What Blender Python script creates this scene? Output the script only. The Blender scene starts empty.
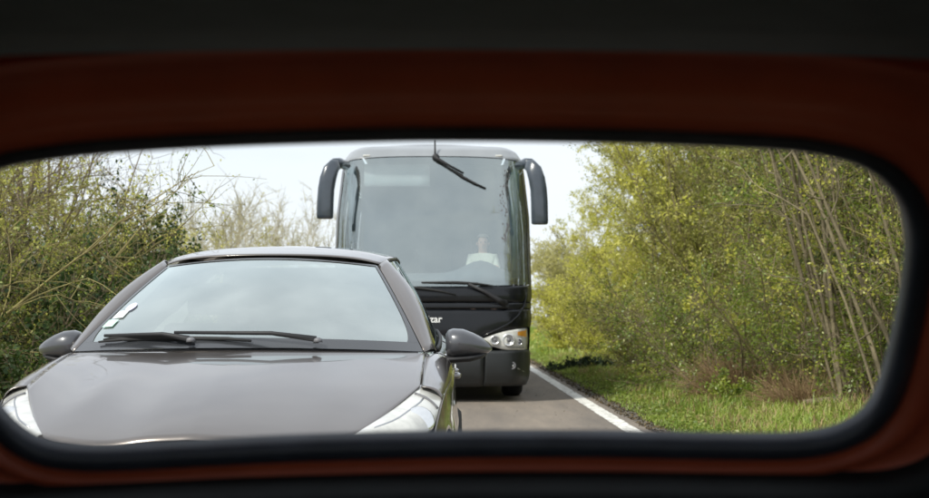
import bpy, bmesh, math, random
import numpy as np
from mathutils import Vector, Matrix

R = math.radians
SC = bpy.context.scene
COL = SC.collection

# ------------------------------------------------------------------ camera
cam_d = bpy.data.cameras.new('camera')
cam = bpy.data.objects.new('camera', cam_d)
COL.objects.link(cam)
cam.location = (0, 0, 1.12)
cam.rotation_euler = (R(90 + 2.22), 0, R(-0.657))
cam_d.sensor_width = 36
cam_d.lens = 65.9
cam_d.clip_start = 0.02
cam_d.clip_end = 3000
cam_d.dof.use_dof = True
cam_d.dof.focus_distance = 8.6
cam_d.dof.aperture_fstop = 5.8
SC.camera = cam

# ------------------------------------------------------------------ light
SUN_EL, SUN_AZ = 44.0, 222.0     # azimuth of the sun, clockwise from +Y: behind the camera, to the left
world = bpy.data.worlds.new('World')
SC.world = world
world.use_nodes = True
nt = world.node_tree
nt.nodes.clear()
wo = nt.nodes.new('ShaderNodeOutputWorld')
bg = nt.nodes.new('ShaderNodeBackground')
bg.inputs['Strength'].default_value = 0.10
sky = nt.nodes.new('ShaderNodeTexSky')
sky.sky_type = 'NISHITA'
sky.sun_disc = False
sky.sun_elevation = R(SUN_EL)
sky.sun_rotation = R(SUN_AZ)
tc = nt.nodes.new('ShaderNodeTexCoord')
mp = nt.nodes.new('ShaderNodeMapping')
mp.inputs['Scale'].default_value = (1.0, 1.0, 2.6)
no = nt.nodes.new('ShaderNodeTexNoise')
no.inputs['Scale'].default_value = 3.2
no.inputs['Detail'].default_value = 7
no.inputs['Roughness'].default_value = 0.55
rp = nt.nodes.new('ShaderNodeValToRGB')
rp.color_ramp.elements[0].position = 0.30
rp.color_ramp.elements[0].color = (0.72, 0.72, 0.72, 1)
rp.color_ramp.elements[1].position = 0.62
rp.color_ramp.elements[1].color = (1, 1, 1, 1)
mx = nt.nodes.new('ShaderNodeMixRGB')
mx.inputs['Color2'].default_value = (7.7, 8.0, 8.6, 1)
L = nt.links.new
L(tc.outputs['Generated'], mp.inputs['Vector'])
L(mp.outputs['Vector'], no.inputs['Vector'])
L(no.outputs['Fac'], rp.inputs['Fac'])
L(rp.outputs['Color'], mx.inputs['Fac'])
L(sky.outputs['Color'], mx.inputs['Color1'])
L(mx.outputs['Color'], bg.inputs['Color'])
L(bg.outputs['Background'], wo.inputs['Surface'])

sun_d = bpy.data.lights.new('sun', 'SUN')
sun_d.energy = 3.3
sun_d.angle = R(9.0)
sun_d.color = (1.0, 0.95, 0.86)
sun = bpy.data.objects.new('sun', sun_d)
COL.objects.link(sun)
az = R(SUN_AZ)
to_sun = Vector((math.sin(az) * math.cos(R(SUN_EL)), math.cos(az) * math.cos(R(SUN_EL)), math.sin(R(SUN_EL))))
sun.rotation_euler = to_sun.to_track_quat('Z', 'Y').to_euler()

SC.view_settings.view_transform = 'Standard'
SC.view_settings.look = 'None'
SC.view_settings.exposure = 0.45
SC.view_settings.gamma = 1.0
SC.render.engine = 'CYCLES'
SC.cycles.use_denoising = True
SC.cycles.max_bounces = 7
SC.cycles.diffuse_bounces = 3
SC.cycles.glossy_bounces = 3
SC.cycles.transparent_max_bounces = 16
SC.cycles.sample_clamp_indirect = 6.0

# ------------------------------------------------------------------ materials
MATS = {}


def sock(n, name):
    return n.inputs[name]


def mat(name, base, rough=0.5, metal=0.0, coat=0.0, spec=0.5, vary=0.0, vscale=8.0, base2=None, bump=0.0, bscale=60.0,
        rough_vary=0.0, coat_rough=0.03, detail=4.0):
    m = bpy.data.materials.new(name)
    m.use_nodes = True
    t = m.node_tree
    b = t.nodes['Principled BSDF']
    b.inputs['Roughness'].default_value = rough
    b.inputs['Metallic'].default_value = metal
    b.inputs['Coat Weight'].default_value = coat
    b.inputs['Coat Roughness'].default_value = coat_rough
    b.inputs['Specular IOR Level'].default_value = spec
    b.inputs['Base Color'].default_value = (*base, 1)
    if vary or base2 or bump or rough_vary:
        c = t.nodes.new('ShaderNodeTexCoord')
        n = t.nodes.new('ShaderNodeTexNoise')
        n.inputs['Scale'].default_value = vscale
        n.inputs['Detail'].default_value = detail
        t.links.new(c.outputs['Object'], n.inputs['Vector'])
        if vary or base2:
            r = t.nodes.new('ShaderNodeValToRGB')
            r.color_ramp.elements[0].position = 0.3
            r.color_ramp.elements[1].position = 0.7
            if base2:
                r.color_ramp.elements[0].color = (*base, 1)
                r.color_ramp.elements[1].color = (*base2, 1)
            else:
                r.color_ramp.elements[0].color = (*[x * (1 - vary) for x in base], 1)
                r.color_ramp.elements[1].color = (*[min(1, x * (1 + vary)) for x in base], 1)
            t.links.new(n.outputs['Fac'], r.inputs['Fac'])
            t.links.new(r.outputs['Color'], b.inputs['Base Color'])
        if rough_vary:
            mr = t.nodes.new('ShaderNodeMapRange')
            mr.inputs['To Min'].default_value = max(0, rough - rough_vary)
            mr.inputs['To Max'].default_value = min(1, rough + rough_vary)
            t.links.new(n.outputs['Fac'], mr.inputs['Value'])
            t.links.new(mr.outputs['Result'], b.inputs['Roughness'])
        if bump:
            n2 = t.nodes.new('ShaderNodeTexNoise')
            n2.inputs['Scale'].default_value = bscale
            n2.inputs['Detail'].default_value = 5
            t.links.new(c.outputs['Object'], n2.inputs['Vector'])
            bp = t.nodes.new('ShaderNodeBump')
            bp.inputs['Strength'].default_value = bump
            bp.inputs['Distance'].default_value = 0.02
            t.links.new(n2.outputs['Fac'], bp.inputs['Height'])
            t.links.new(bp.outputs['Normal'], b.inputs['Normal'])
    MATS[name] = m
    return m


def windscreen_mat(name, tint, gain, offset, rough=0.02, dust=0.06, wav=0.0, cap=1.0):
    m = bpy.data.materials.new(name)
    m.use_nodes = True
    t = m.node_tree
    t.nodes.clear()
    out = t.nodes.new('ShaderNodeOutputMaterial')
    tr = t.nodes.new('ShaderNodeBsdfTransparent')
    tr.inputs['Color'].default_value = (*tint, 1)
    gl = t.nodes.new('ShaderNodeBsdfGlossy')
    gl.inputs['Color'].default_value = (0.87, 0.965, 0.955, 1)
    gl.inputs['Roughness'].default_value = rough
    df = t.nodes.new('ShaderNodeBsdfDiffuse')
    df.inputs['Color'].default_value = (0.55, 0.57, 0.55, 1)
    fr = t.nodes.new('ShaderNodeFresnel')
    fr.inputs['IOR'].default_value = 1.5
    ma = t.nodes.new('ShaderNodeMath')
    ma.operation = 'MULTIPLY_ADD'
    ma.inputs[1].default_value = gain
    ma.inputs[2].default_value = offset
    ma.use_clamp = True
    t.links.new(fr.outputs['Fac'], ma.inputs[0])
    c = t.nodes.new('ShaderNodeTexCoord')
    n = t.nodes.new('ShaderNodeTexNoise')
    n.inputs['Scale'].default_value = 3.0
    n.inputs['Detail'].default_value = 6
    t.links.new(c.outputs['Object'], n.inputs['Vector'])
    mr = t.nodes.new('ShaderNodeMapRange')
    mr.inputs['From Min'].default_value = 0.3
    mr.inputs['From Max'].default_value = 0.7
    mr.inputs['To Min'].default_value = dust * 0.4
    mr.inputs['To Max'].default_value = dust * 1.5
    t.links.new(n.outputs['Fac'], mr.inputs['Value'])
    m1 = t.nodes.new('ShaderNodeMixShader')
    t.links.new(mr.outputs['Result'], m1.inputs['Fac'])
    t.links.new(tr.outputs['BSDF'], m1.inputs[1])
    t.links.new(df.outputs['BSDF'], m1.inputs[2])
    m2 = t.nodes.new('ShaderNodeMixShader')
    mn_ = t.nodes.new('ShaderNodeMath')
    mn_.operation = 'MINIMUM'
    mn_.inputs[1].default_value = cap
    t.links.new(ma.outputs['Value'], mn_.inputs[0])
    t.links.new(mn_.outputs['Value'], m2.inputs['Fac'])
    t.links.new(m1.outputs['Shader'], m2.inputs[1])
    t.links.new(gl.outputs['BSDF'], m2.inputs[2])
    if wav:
        n3 = t.nodes.new('ShaderNodeTexNoise')
        n3.inputs['Scale'].default_value = 1.6
        n3.inputs['Detail'].default_value = 1
        t.links.new(c.outputs['Object'], n3.inputs['Vector'])
        bp = t.nodes.new('ShaderNodeBump')
        bp.inputs['Strength'].default_value = wav
        bp.inputs['Distance'].default_value = 0.1
        t.links.new(n3.outputs['Fac'], bp.inputs['Height'])
        t.links.new(bp.outputs['Normal'], gl.inputs['Normal'])
    t.links.new(m2.outputs['Shader'], out.inputs['Surface'])
    MATS[name] = m
    return m


def clear_mat(name, tint):
    m = bpy.data.materials.new(name)
    m.use_nodes = True
    t = m.node_tree
    t.nodes.clear()
    out = t.nodes.new('ShaderNodeOutputMaterial')
    tr = t.nodes.new('ShaderNodeBsdfTransparent')
    tr.inputs['Color'].default_value = (*tint, 1)
    t.links.new(tr.outputs['BSDF'], out.inputs['Surface'])
    MATS[name] = m
    return m


def leaf_mat(name, stops, transl=0.4, gloss=0.08):
    """colour of each leaf from its own stored number"""
    m = bpy.data.materials.new(name)
    m.use_nodes = True
    t = m.node_tree
    t.nodes.clear()
    out = t.nodes.new('ShaderNodeOutputMaterial')
    at = t.nodes.new('ShaderNodeAttribute')
    at.attribute_name = 'var'
    r = t.nodes.new('ShaderNodeValToRGB')
    e = r.color_ramp.elements
    while len(e) < len(stops):
        e.new(0.5)
    for k, (p, c) in enumerate(stops):
        e[k].position = p
        e[k].color = (*c, 1)
    t.links.new(at.outputs['Fac'], r.inputs['Fac'])
    d = t.nodes.new('ShaderNodeBsdfDiffuse')
    tl = t.nodes.new('ShaderNodeBsdfTranslucent')
    g = t.nodes.new('ShaderNodeBsdfGlossy')
    g.inputs['Roughness'].default_value = 0.45
    m1 = t.nodes.new('ShaderNodeMixShader')
    m1.inputs['Fac'].default_value = transl
    m2 = t.nodes.new('ShaderNodeMixShader')
    m2.inputs['Fac'].default_value = gloss
    t.links.new(r.outputs['Color'], d.inputs['Color'])
    t.links.new(r.outputs['Color'], tl.inputs['Color'])
    t.links.new(d.outputs['BSDF'], m1.inputs[1])
    t.links.new(tl.outputs['BSDF'], m1.inputs[2])
    t.links.new(m1.outputs['Shader'], m2.inputs[1])
    t.links.new(g.outputs['BSDF'], m2.inputs[2])
    t.links.new(m2.outputs['Shader'], out.inputs['Surface'])
    MATS[name] = m
    return m


mat('taupe_paint', (0.142, 0.126, 0.117), rough=0.30, metal=0.65, coat=1.0, vary=0.04, vscale=3, coat_rough=0.02)
mat('mirror_dark', (0.060, 0.062, 0.070), rough=0.35, metal=0.3, coat=0.8, vary=0.1, vscale=6)
mat('sensor_dots', (0.21, 0.22, 0.22), rough=0.3, coat=0.5, vary=0.2, vscale=120)
mat('black_plastic', (0.012, 0.012, 0.014), rough=0.62, vary=0.2, vscale=20)
mat('rubber', (0.014, 0.014, 0.015), rough=0.75, vary=0.3, vscale=30)
mat('seal_rubber', (0.048, 0.058, 0.075), rough=0.38, vary=0.25, vscale=14)
mat('chrome', (0.75, 0.76, 0.78), rough=0.12, metal=1.0)
mat('alloy', (0.45, 0.46, 0.48), rough=0.35, metal=0.9)
mat('lens_clear', (0.52, 0.52, 0.49), rough=0.16, coat=1.0, vary=0.22, vscale=14)
mat('reflector', (0.78, 0.79, 0.80), rough=0.22, metal=0.85)
mat('amber', (0.75, 0.32, 0.03), rough=0.2, coat=1.0)
mat('frit', (0.030, 0.032, 0.036), rough=0.22, coat=0.6)
mat('cowl_grey', (0.13, 0.13, 0.14), rough=0.5, vary=0.2, vscale=12)
mat('cabin_dark', (0.035, 0.036, 0.038), rough=0.8, vary=0.2, vscale=10)
mat('cabin_grey', (0.11, 0.12, 0.13), rough=0.8, vary=0.15, vscale=6)
mat('blind_cloth', (0.34, 0.36, 0.36), rough=0.85, vary=0.06, vscale=5)
mat('bus_black', (0.006, 0.007, 0.009), rough=0.24, spec=0.3, coat=0.25, vary=0.15, vscale=4, coat_rough=0.04, rough_vary=0.08)
mat('bus_bumper', (0.008, 0.010, 0.011), rough=0.48, coat=0.25, vary=0.2, vscale=5, rough_vary=0.1, coat_rough=0.25)
mat('bus_roof', (0.22, 0.235, 0.25), rough=0.4, coat=0.5, vary=0.06, vscale=3)
mat('mirror_shell', (0.036, 0.048, 0.064), rough=0.28, coat=0.8, vary=0.12, vscale=8)
mat('pillar_blue', (0.03, 0.075, 0.10), rough=0.4, vary=0.2, vscale=8)
mat('white_decal', (0.85, 0.86, 0.86), rough=0.4, vary=0.03)
mat('green_decal', (0.45, 0.66, 0.55), rough=0.5, vary=0.12, vscale=60)
mat('violet_decal', (0.62, 0.60, 0.80), rough=0.5, vary=0.15, vscale=50)
mat('red_paint', (0.60, 0.120, 0.052), rough=0.50, coat=0.08, vary=0.10, vscale=9, rough_vary=0.08, coat_rough=0.15)
mat('headliner', (0.058, 0.080, 0.090), rough=0.95, vary=0.12, vscale=18)
mat('trim_dark', (0.014, 0.018, 0.019), rough=0.8, vary=0.2, vscale=14)
mat('skin', (0.70, 0.42, 0.32), rough=0.55, vary=0.06, vscale=10)
mat('shirt', (0.86, 0.84, 0.70), rough=0.85, vary=0.05, vscale=12)
mat('trousers', (0.03, 0.032, 0.045), rough=0.85, vary=0.1)
mat('hair_grey', (0.42, 0.38, 0.33), rough=0.7, vary=0.2, vscale=30)
windscreen_mat('car_glass', (0.42, 0.50, 0.49), 2.2, 0.24, dust=0.22, rough=0.14)
windscreen_mat('dotted_glass', (0.10, 0.11, 0.11), 2.2, 0.22, dust=0.26, rough=0.14)
windscreen_mat('bus_glass', (0.84, 0.93, 0.94), 1.6, 0.28, dust=0.085, rough=0.04, cap=0.38)
windscreen_mat('side_glass', (0.25, 0.28, 0.28), 1.0, 0.02, dust=0.03)
clear_mat('window_clear', (0.955, 0.975, 0.965))
clear_mat('cabin_dim_tint', (0.66, 0.68, 0.67))  # tint given to unseen panes to hold down the cabin light
mat('bark_olive', (0.13, 0.11, 0.055), rough=0.9, base2=(0.25, 0.21, 0.085), vscale=6, bump=0.5, bscale=40)
mat('bark_moss', (0.15, 0.12, 0.055), rough=0.9, base2=(0.28, 0.245, 0.085), vscale=3, bump=0.4, bscale=40)
mat('bark_grey', (0.12, 0.098, 0.060), rough=0.9, base2=(0.25, 0.21, 0.125), vscale=4, bump=0.5, bscale=30)
mat('bark_brown', (0.11, 0.085, 0.055), rough=0.9, base2=(0.21, 0.165, 0.10), vscale=5, bump=0.5, bscale=40)
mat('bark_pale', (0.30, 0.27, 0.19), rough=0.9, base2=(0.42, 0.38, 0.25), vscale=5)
leaf_mat('leaf_yellow', [(0, (0.40, 0.41, 0.06)), (0.5, (0.54, 0.53, 0.08)), (1, (0.66, 0.62, 0.16))], 0.5, 0.04)
leaf_mat('leaf_olive', [(0, (0.14, 0.16, 0.035)), (0.5, (0.34, 0.35, 0.06)), (0.85, (0.42, 0.40, 0.10)), (1, (0.56, 0.52, 0.28))], 0.4, 0.05)
leaf_mat('leaf_green', [(0, (0.08, 0.14, 0.025)), (0.5, (0.24, 0.32, 0.04)), (0.8, (0.34, 0.38, 0.05)), (1, (0.44, 0.44, 0.09))], 0.5, 0.05)
leaf_mat('leaf_ivy', [(0, (0.018, 0.042, 0.010)), (0.6, (0.05, 0.085, 0.018)), (1, (0.16, 0.17, 0.035))], 0.2, 0.03)
leaf_mat('leaf_pale', [(0, (0.36, 0.34, 0.14)), (1, (0.55, 0.52, 0.22))], 0.4, 0.0)  # paler yellow leaf colours for the distant plants
leaf_mat('grass_blade', [(0, (0.13, 0.21, 0.03)), (0.6, (0.27, 0.36, 0.05)), (0.9, (0.42, 0.46, 0.11)), (1, (0.50, 0.44, 0.22))], 0.4, 0.04)
leaf_mat('leaf_weed', [(0, (0.10, 0.15, 0.025)), (0.7, (0.22, 0.27, 0.05)), (1, (0.34, 0.34, 0.09))], 0.35, 0.03)
leaf_mat('leaf_shade_fill', [(0, (0.03, 0.05, 0.014)), (0.6, (0.075, 0.095, 0.025)), (1, (0.15, 0.155, 0.045))], 0.25, 0.03)  # darkened greens: shade of the hedge depths put into the leaf colour
leaf_mat('dry_blade', [(0, (0.26, 0.17, 0.09)), (1, (0.46, 0.33, 0.20))], 0.3, 0.0)
leaf_mat('litter', [(0, (0.035, 0.028, 0.018)), (0.7, (0.10, 0.075, 0.045)), (1, (0.26, 0.20, 0.11))], 0.1, 0.0)
leaf_mat('ground_ivy', [(0, (0.018, 0.035, 0.02)), (1, (0.06, 0.085, 0.04))], 0.1, 0.03)


# ------------------------------------------------------------------ mesh helpers
def link(o, parent=None):
    COL.objects.link(o)
    if parent is not None:
        o.parent = parent
    return o


def mobj(name, vf, material, parent=None, smooth=True, solid=0.0, bevel=0.0, loc=None, rot=None, sub=0):
    v, f = vf
    me = bpy.data.meshes.new(name)
    me.from_pydata([tuple(p) for p in v], [], [tuple(q) for q in f])
    me.update()
    bm = bmesh.new()
    bm.from_mesh(me)
    bmesh.ops.recalc_face_normals(bm, faces=bm.faces)
    bm.to_mesh(me)
    bm.free()
    if smooth:
        me.polygons.foreach_set('use_smooth', [True] * len(me.polygons))
    me.materials.append(MATS[material])
    o = bpy.data.objects.new(name, me)
    link(o, parent)
    if loc:
        o.location = loc
    if rot:
        o.rotation_euler = rot
    if sub:
        s = o.modifiers.new('sub', 'SUBSURF')
        s.levels = sub
        s.render_levels = sub
    if solid:
        s = o.modifiers.new('solid', 'SOLIDIFY')
        s.thickness = solid
        s.offset = 0
    if bevel:
        s = o.modifiers.new('bevel', 'BEVEL')
        s.width = bevel
        s.segments = 2
        s.limit_method = 'ANGLE'
        s.angle_limit = R(40)
    return o


def empty(name, loc=(0, 0, 0), rotz=0.0):
    o = bpy.data.objects.new(name, None)
    o.empty_display_size = 0.3
    link(o)
    o.location = loc
    o.rotation_euler = (0, 0, rotz)
    return o


def tag(o, label=None, cat=None, group=None, kind=None):
    if label:
        o['label'] = label
    if cat:
        o['category'] = cat
    if group:
        o['group'] = group
    if kind:
        o['kind'] = kind
    return o


def grid(fn, nu, nv, u0=0., u1=1., v0=0., v1=1.):
    v = []
    for i in range(nu + 1):
        for j in range(nv + 1):
            v.append(fn(u0 + (u1 - u0) * i / nu, v0 + (v1 - v0) * j / nv))
    f = []
    for i in range(nu):
        for j in range(nv):
            a = i * (nv + 1) + j
            f.append((a, a + 1, a + nv + 2, a + nv + 1))
    return v, f


def box(x0, x1, y0, y1, z0, z1):
    v = [(x, y, z) for x in (x0, x1) for y in (y0, y1) for z in (z0, z1)]
    f = [(0, 1, 3, 2), (4, 6, 7, 5), (0, 4, 5, 1), (2, 3, 7, 6), (0, 2, 6, 4), (1, 5, 7, 3)]
    return v, f


def join(*parts):
    V, F = [], []
    for v, f in parts:
        k = len(V)
        V += [tuple(p) for p in v]
        F += [tuple(i + k for i in q) for q in f]
    return V, F


def loft(rings, closed=True, cap=True):
    n = len(rings[0])
    V = [tuple(p) for r in rings for p in r]
    F = []
    for i in range(len(rings) - 1):
        for j in range(n if closed else n - 1):
            k = (j + 1) % n
            F.append((i * n + j, i * n + k, (i + 1) * n + k, (i + 1) * n + j))
    if cap:
        F.append(tuple(range(n)))
        F.append(tuple((len(rings) - 1) * n + j for j in range(n)))
    return V, F


def tube(pts, rad, sides=8, flat=1.0, up=Vector((0, 0, 1))):
    pts = [Vector(p) for p in pts]
    n = len(pts)
    if not hasattr(rad, '__len__'):
        rad = [rad] * n
    rings = []
    for i in range(n):
        d = (pts[min(i + 1, n - 1)] - pts[max(i - 1, 0)]).normalized()
        a = d.cross(up)
        if a.length < 1e-3:
            a = d.cross(Vector((1, 0, 0)))
        a.normalize()
        b = a.cross(d).normalized()
        rings.append([pts[i] + (a * math.cos(t) + b * math.sin(t) * flat) * rad[i]
                      for t in [2 * math.pi * k / sides for k in range(sides)]])
    return loft(rings)


def lathe(profile, sides=24, axis='x', c=(0, 0, 0)):
    """profile: (along axis, radius)"""
    rings = []
    for a, r in profile:
        ring = []
        for k in range(sides):
            t = 2 * math.pi * k / sides
            p = (a, r * math.cos(t), r * math.sin(t)) if axis == 'x' else (r * math.cos(t), a, r * math.sin(t)) if axis == 'y' else (r * math.cos(t), r * math.sin(t), a)
            ring.append((p[0] + c[0], p[1] + c[1], p[2] + c[2]))
        rings.append(ring)
    return loft(rings)


def curve(pts, keys=None):
    """smooth interpolation through points, keys ascending in 0..1"""
    P = np.array(pts, float)
    n = len(P)
    K = np.linspace(0, 1, n) if keys is None else np.array(keys, float)
    T = np.zeros_like(P)
    for i in range(n):
        a, b = max(i - 1, 0), min(i + 1, n - 1)
        T[i] = (P[b] - P[a]) / (K[b] - K[a])

    def f(t):
        t = min(max(t, K[0]), K[-1])
        i = int(min(max(np.searchsorted(K, t, side='right') - 1, 0), n - 2))
        h = K[i + 1] - K[i]
        s = (t - K[i]) / h
        return (2 * s**3 - 3 * s**2 + 1) * P[i] + (s**3 - 2 * s**2 + s) * h * T[i] + (-2 * s**3 + 3 * s**2) * P[i + 1] + (s**3 - s**2) * h * T[i + 1]
    return f


def wheel(parent, c, r, w, rim='alloy'):
    """tyre with a rim as its piece; axis along x"""
    t = mobj('wheel', lathe([(-w / 2, r * .62), (-w / 2, r * .9), (-w * .38, r * .985), (-w * .2, r), (w * .2, r), (w * .38, r * .985), (w / 2, r * .9), (w / 2, r * .62)], 32), 'rubber', parent, loc=c)
    for s in (-1, 1):
        mobj('rim', lathe([(s * w * .46, r * .6), (s * w * .46, r * .55), (s * w * .30, r * .45), (s * w * .33, r * .1)], 24), rim, t)
    return t


# ------------------------------------------------------------------ ground
def sheet(name, x0, x1, y0, y1, z, material, nx=2, ny=2, fn=None):
    v, f = grid(lambda u, w: (x0 + (x1 - x0) * u, y0 + (y1 - y0) * w, z + (fn(x0 + (x1 - x0) * u, y0 + (y1 - y0) * w) if fn else 0)), nx, ny)
    return mobj(name, (v, f), material)


def road_mat():
    m = mat('asphalt', (0.13, 0.118, 0.105), rough=0.85)
    t = m.node_tree
    b = t.nodes['Principled BSDF']
    c = t.nodes.new('ShaderNodeTexCoord')
    n1 = t.nodes.new('ShaderNodeTexNoise')
    n1.inputs['Scale'].default_value = 140
    n1.inputs['Detail'].default_value = 3
    n2 = t.nodes.new('ShaderNodeTexNoise')
    n2.inputs['Scale'].default_value = 0.9
    n2.inputs['Detail'].default_value = 11
    n2.inputs['Roughness'].default_value = .72
    mpn = t.nodes.new('ShaderNodeMapping')
    mpn.inputs['Scale'].default_value = (1.6, 0.22, 1)
    t.links.new(c.outputs['Object'], n1.inputs['Vector'])
    t.links.new(c.outputs['Object'], mpn.inputs['Vector'])
    t.links.new(mpn.outputs['Vector'], n2.inputs['Vector'])
    r1 = t.nodes.new('ShaderNodeValToRGB')
    r1.color_ramp.elements[0].position = .35
    r1.color_ramp.elements[0].color = (0.130, 0.114, 0.098, 1)
    r1.color_ramp.elements[1].position = .7
    r1.color_ramp.elements[1].color = (0.36, 0.312, 0.262, 1)
    r2 = t.nodes.new('ShaderNodeValToRGB')
    r2.color_ramp.elements[0].position = .3
    r2.color_ramp.elements[0].color = (0.56, 0.56, 0.58, 1)
    r2.color_ramp.elements[1].position = .7
    r2.color_ramp.elements[1].color = (1.15, 1.1, 1.04, 1)
    t.links.new(n1.outputs['Fac'], r1.inputs['Fac'])
    t.links.new(n2.outputs['Fac'], r2.inputs['Fac'])
    mm = t.nodes.new('ShaderNodeMixRGB')
    mm.blend_type = 'MULTIPLY'
    mm.inputs['Fac'].default_value = 1
    t.links.new(r1.outputs['Color'], mm.inputs['Color1'])
    t.links.new(r2.outputs['Color'], mm.inputs['Color2'])
    t.links.new(mm.outputs['Color'], b.inputs['Base Color'])
    bp = t.nodes.new('ShaderNodeBump')
    bp.inputs['Strength'].default_value = .6
    bp.inputs['Distance'].default_value = .01
    t.links.new(n1.outputs['Fac'], bp.inputs['Height'])
    t.links.new(bp.outputs['Normal'], b.inputs['Normal'])


road_mat()
mat('field_soil', (0.10, 0.11, 0.035), rough=0.95, base2=(0.17, 0.17, 0.055), vscale=1.2, bump=0.5, bscale=15)
mat('verge_soil', (0.11, 0.12, 0.035), rough=0.95, base2=(0.20, 0.19, 0.07), vscale=2.5, bump=0.6, bscale=20)
mat('grit', (0.065, 0.058, 0.050), rough=0.95, base2=(0.17, 0.15, 0.125), vscale=14, bump=0.8, bscale=50, detail=8)


def line_mat():
    m = mat('line_paint', (0.72, 0.71, 0.67), rough=0.7)
    t = m.node_tree
    b = t.nodes['Principled BSDF']
    c = t.nodes.new('ShaderNodeTexCoord')
    n = t.nodes.new('ShaderNodeTexNoise')
    n.inputs['Scale'].default_value = 9
    n.inputs['Detail'].default_value = 8
    n.inputs['Roughness'].default_value = .7
    t.links.new(c.outputs['Object'], n.inputs['Vector'])
    r = t.nodes.new('ShaderNodeValToRGB')
    r.color_ramp.elements[0].position = .38
    r.color_ramp.elements[0].color = (0.22, 0.20, 0.18, 1)
    r.color_ramp.elements[1].position = .51
    r.color_ramp.elements[1].color = (0.74, 0.73, 0.69, 1)
    t.links.new(n.outputs['Fac'], r.inputs['Fac'])
    t.links.new(r.outputs['Color'], b.inputs['Base Color'])


line_mat()
rg = np.random.default_rng(5)


def rough_edge(x0, x1, y0, y1, z, ny, amp0, amp1, seed):
    g = np.random.default_rng(seed)
    a = g.normal(0, amp0, ny + 1)
    b = g.normal(0, amp1, ny + 1)
    v, f = [], []
    for i in range(ny + 1):
        y = y0 + (y1 - y0) * i / ny
        v += [(x0 + a[i], y, z), (x1 + b[i], y, z)]
    for i in range(ny):
        f.append((2 * i, 2 * i + 1, 2 * i + 3, 2 * i + 2))
    return v, f


tag(sheet('field', -700, 700, -300, 1500, -0.012, 'field_soil'), 'flat green farmland beyond the hedges', kind='structure')
tag(mobj('road', rough_edge(-2.9, 2.06, -60, 420, 0.0, 900, .02, .02, 3), 'asphalt', smooth=False), 'narrow brown grey asphalt lane under the coach', kind='structure')
tag(mobj('edge_grit', rough_edge(2.0, 2.32, -60, 300, 0.006, 1400, .012, .06, 4), 'grit', smooth=False), 'dark gritty strip along the edge of the lane', kind='structure')
tag(mobj('edge_grit', rough_edge(-3.3, -2.85, -60, 300, 0.006, 1400, .07, .012, 5), 'grit', smooth=False), 'gritty strip on the other edge of the lane', kind='structure')
v1, f1 = rough_edge(1.72, 1.885, -40, 260, 0.005, 1800, .004, .006, 6)
tag(mobj('edge_line', (v1, f1), 'line_paint', smooth=False), 'worn white painted line along the edge of the lane', kind='structure')


def bank(x):
    """height of the verge: rises gently towards the hedge"""
    a = abs(x)
    return 0.012 + 0.10 * max(0, min(1, (a - 2.3) / 2.2)) ** 1.3 + 0.10 * max(0, (a - 4.5) / 4)


tag(mobj('grass_verge', grid(lambda u, w: (2.24 + 7.0 * u, -40 + 300 * w, bank(2.24 + 7.0 * u)), 14, 120), 'verge_soil'), 'grassy verge between lane and leafy hedge', kind='structure')
tag(mobj('grass_verge', grid(lambda u, w: (-3.2 - 7.0 * u, -40 + 300 * w, bank(3.2 + 7 * u)), 14, 120), 'verge_soil'), 'verge under the tangled thicket', kind='structure')


# ------------------------------------------------------------------ plants
def np_mesh(name, verts, faces, material, parent=None, var=None, smooth=False):
    """verts (N,3), faces (M,4) arrays"""
    me = bpy.data.meshes.new(name)
    n, m, k = len(verts), len(faces), faces.shape[1]
    me.vertices.add(n)
    me.vertices.foreach_set('co', np.ascontiguousarray(verts, dtype=np.float32).ravel())
    me.loops.add(m * k)
    me.loops.foreach_set('vertex_index', np.ascontiguousarray(faces, dtype=np.int32).ravel())
    me.polygons.add(m)
    me.polygons.foreach_set('loop_start', np.arange(0, m * k, k, dtype=np.int32))
    if smooth:
        me.polygons.foreach_set('use_smooth', np.ones(m, dtype=bool))
    if var is not None:
        a = me.attributes.new('var', 'FLOAT', 'POINT')
        a.data.foreach_set('value', np.ascontiguousarray(var, dtype=np.float32))
    me.update(calc_edges=True)
    me.materials.append(MATS[material])
    o = bpy.data.objects.new(name, me)
    return link(o, parent)


def unit(a):
    return a / np.maximum(np.linalg.norm(a, axis=-1, keepdims=True), 1e-9)


def polylines(g, start, d, length, P, wander, grav):
    n = len(start)
    out = np.zeros((n, P, 3))
    out[:, 0] = start
    d = unit(d)
    step = (length / (P - 1))[:, None]
    for i in range(1, P):
        d = unit(d + g.normal(0, wander, (n, 3)) + np.array([0, 0, 1.0]) * grav)
        out[:, i] = out[:, i - 1] + d * step
    return out


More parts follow.
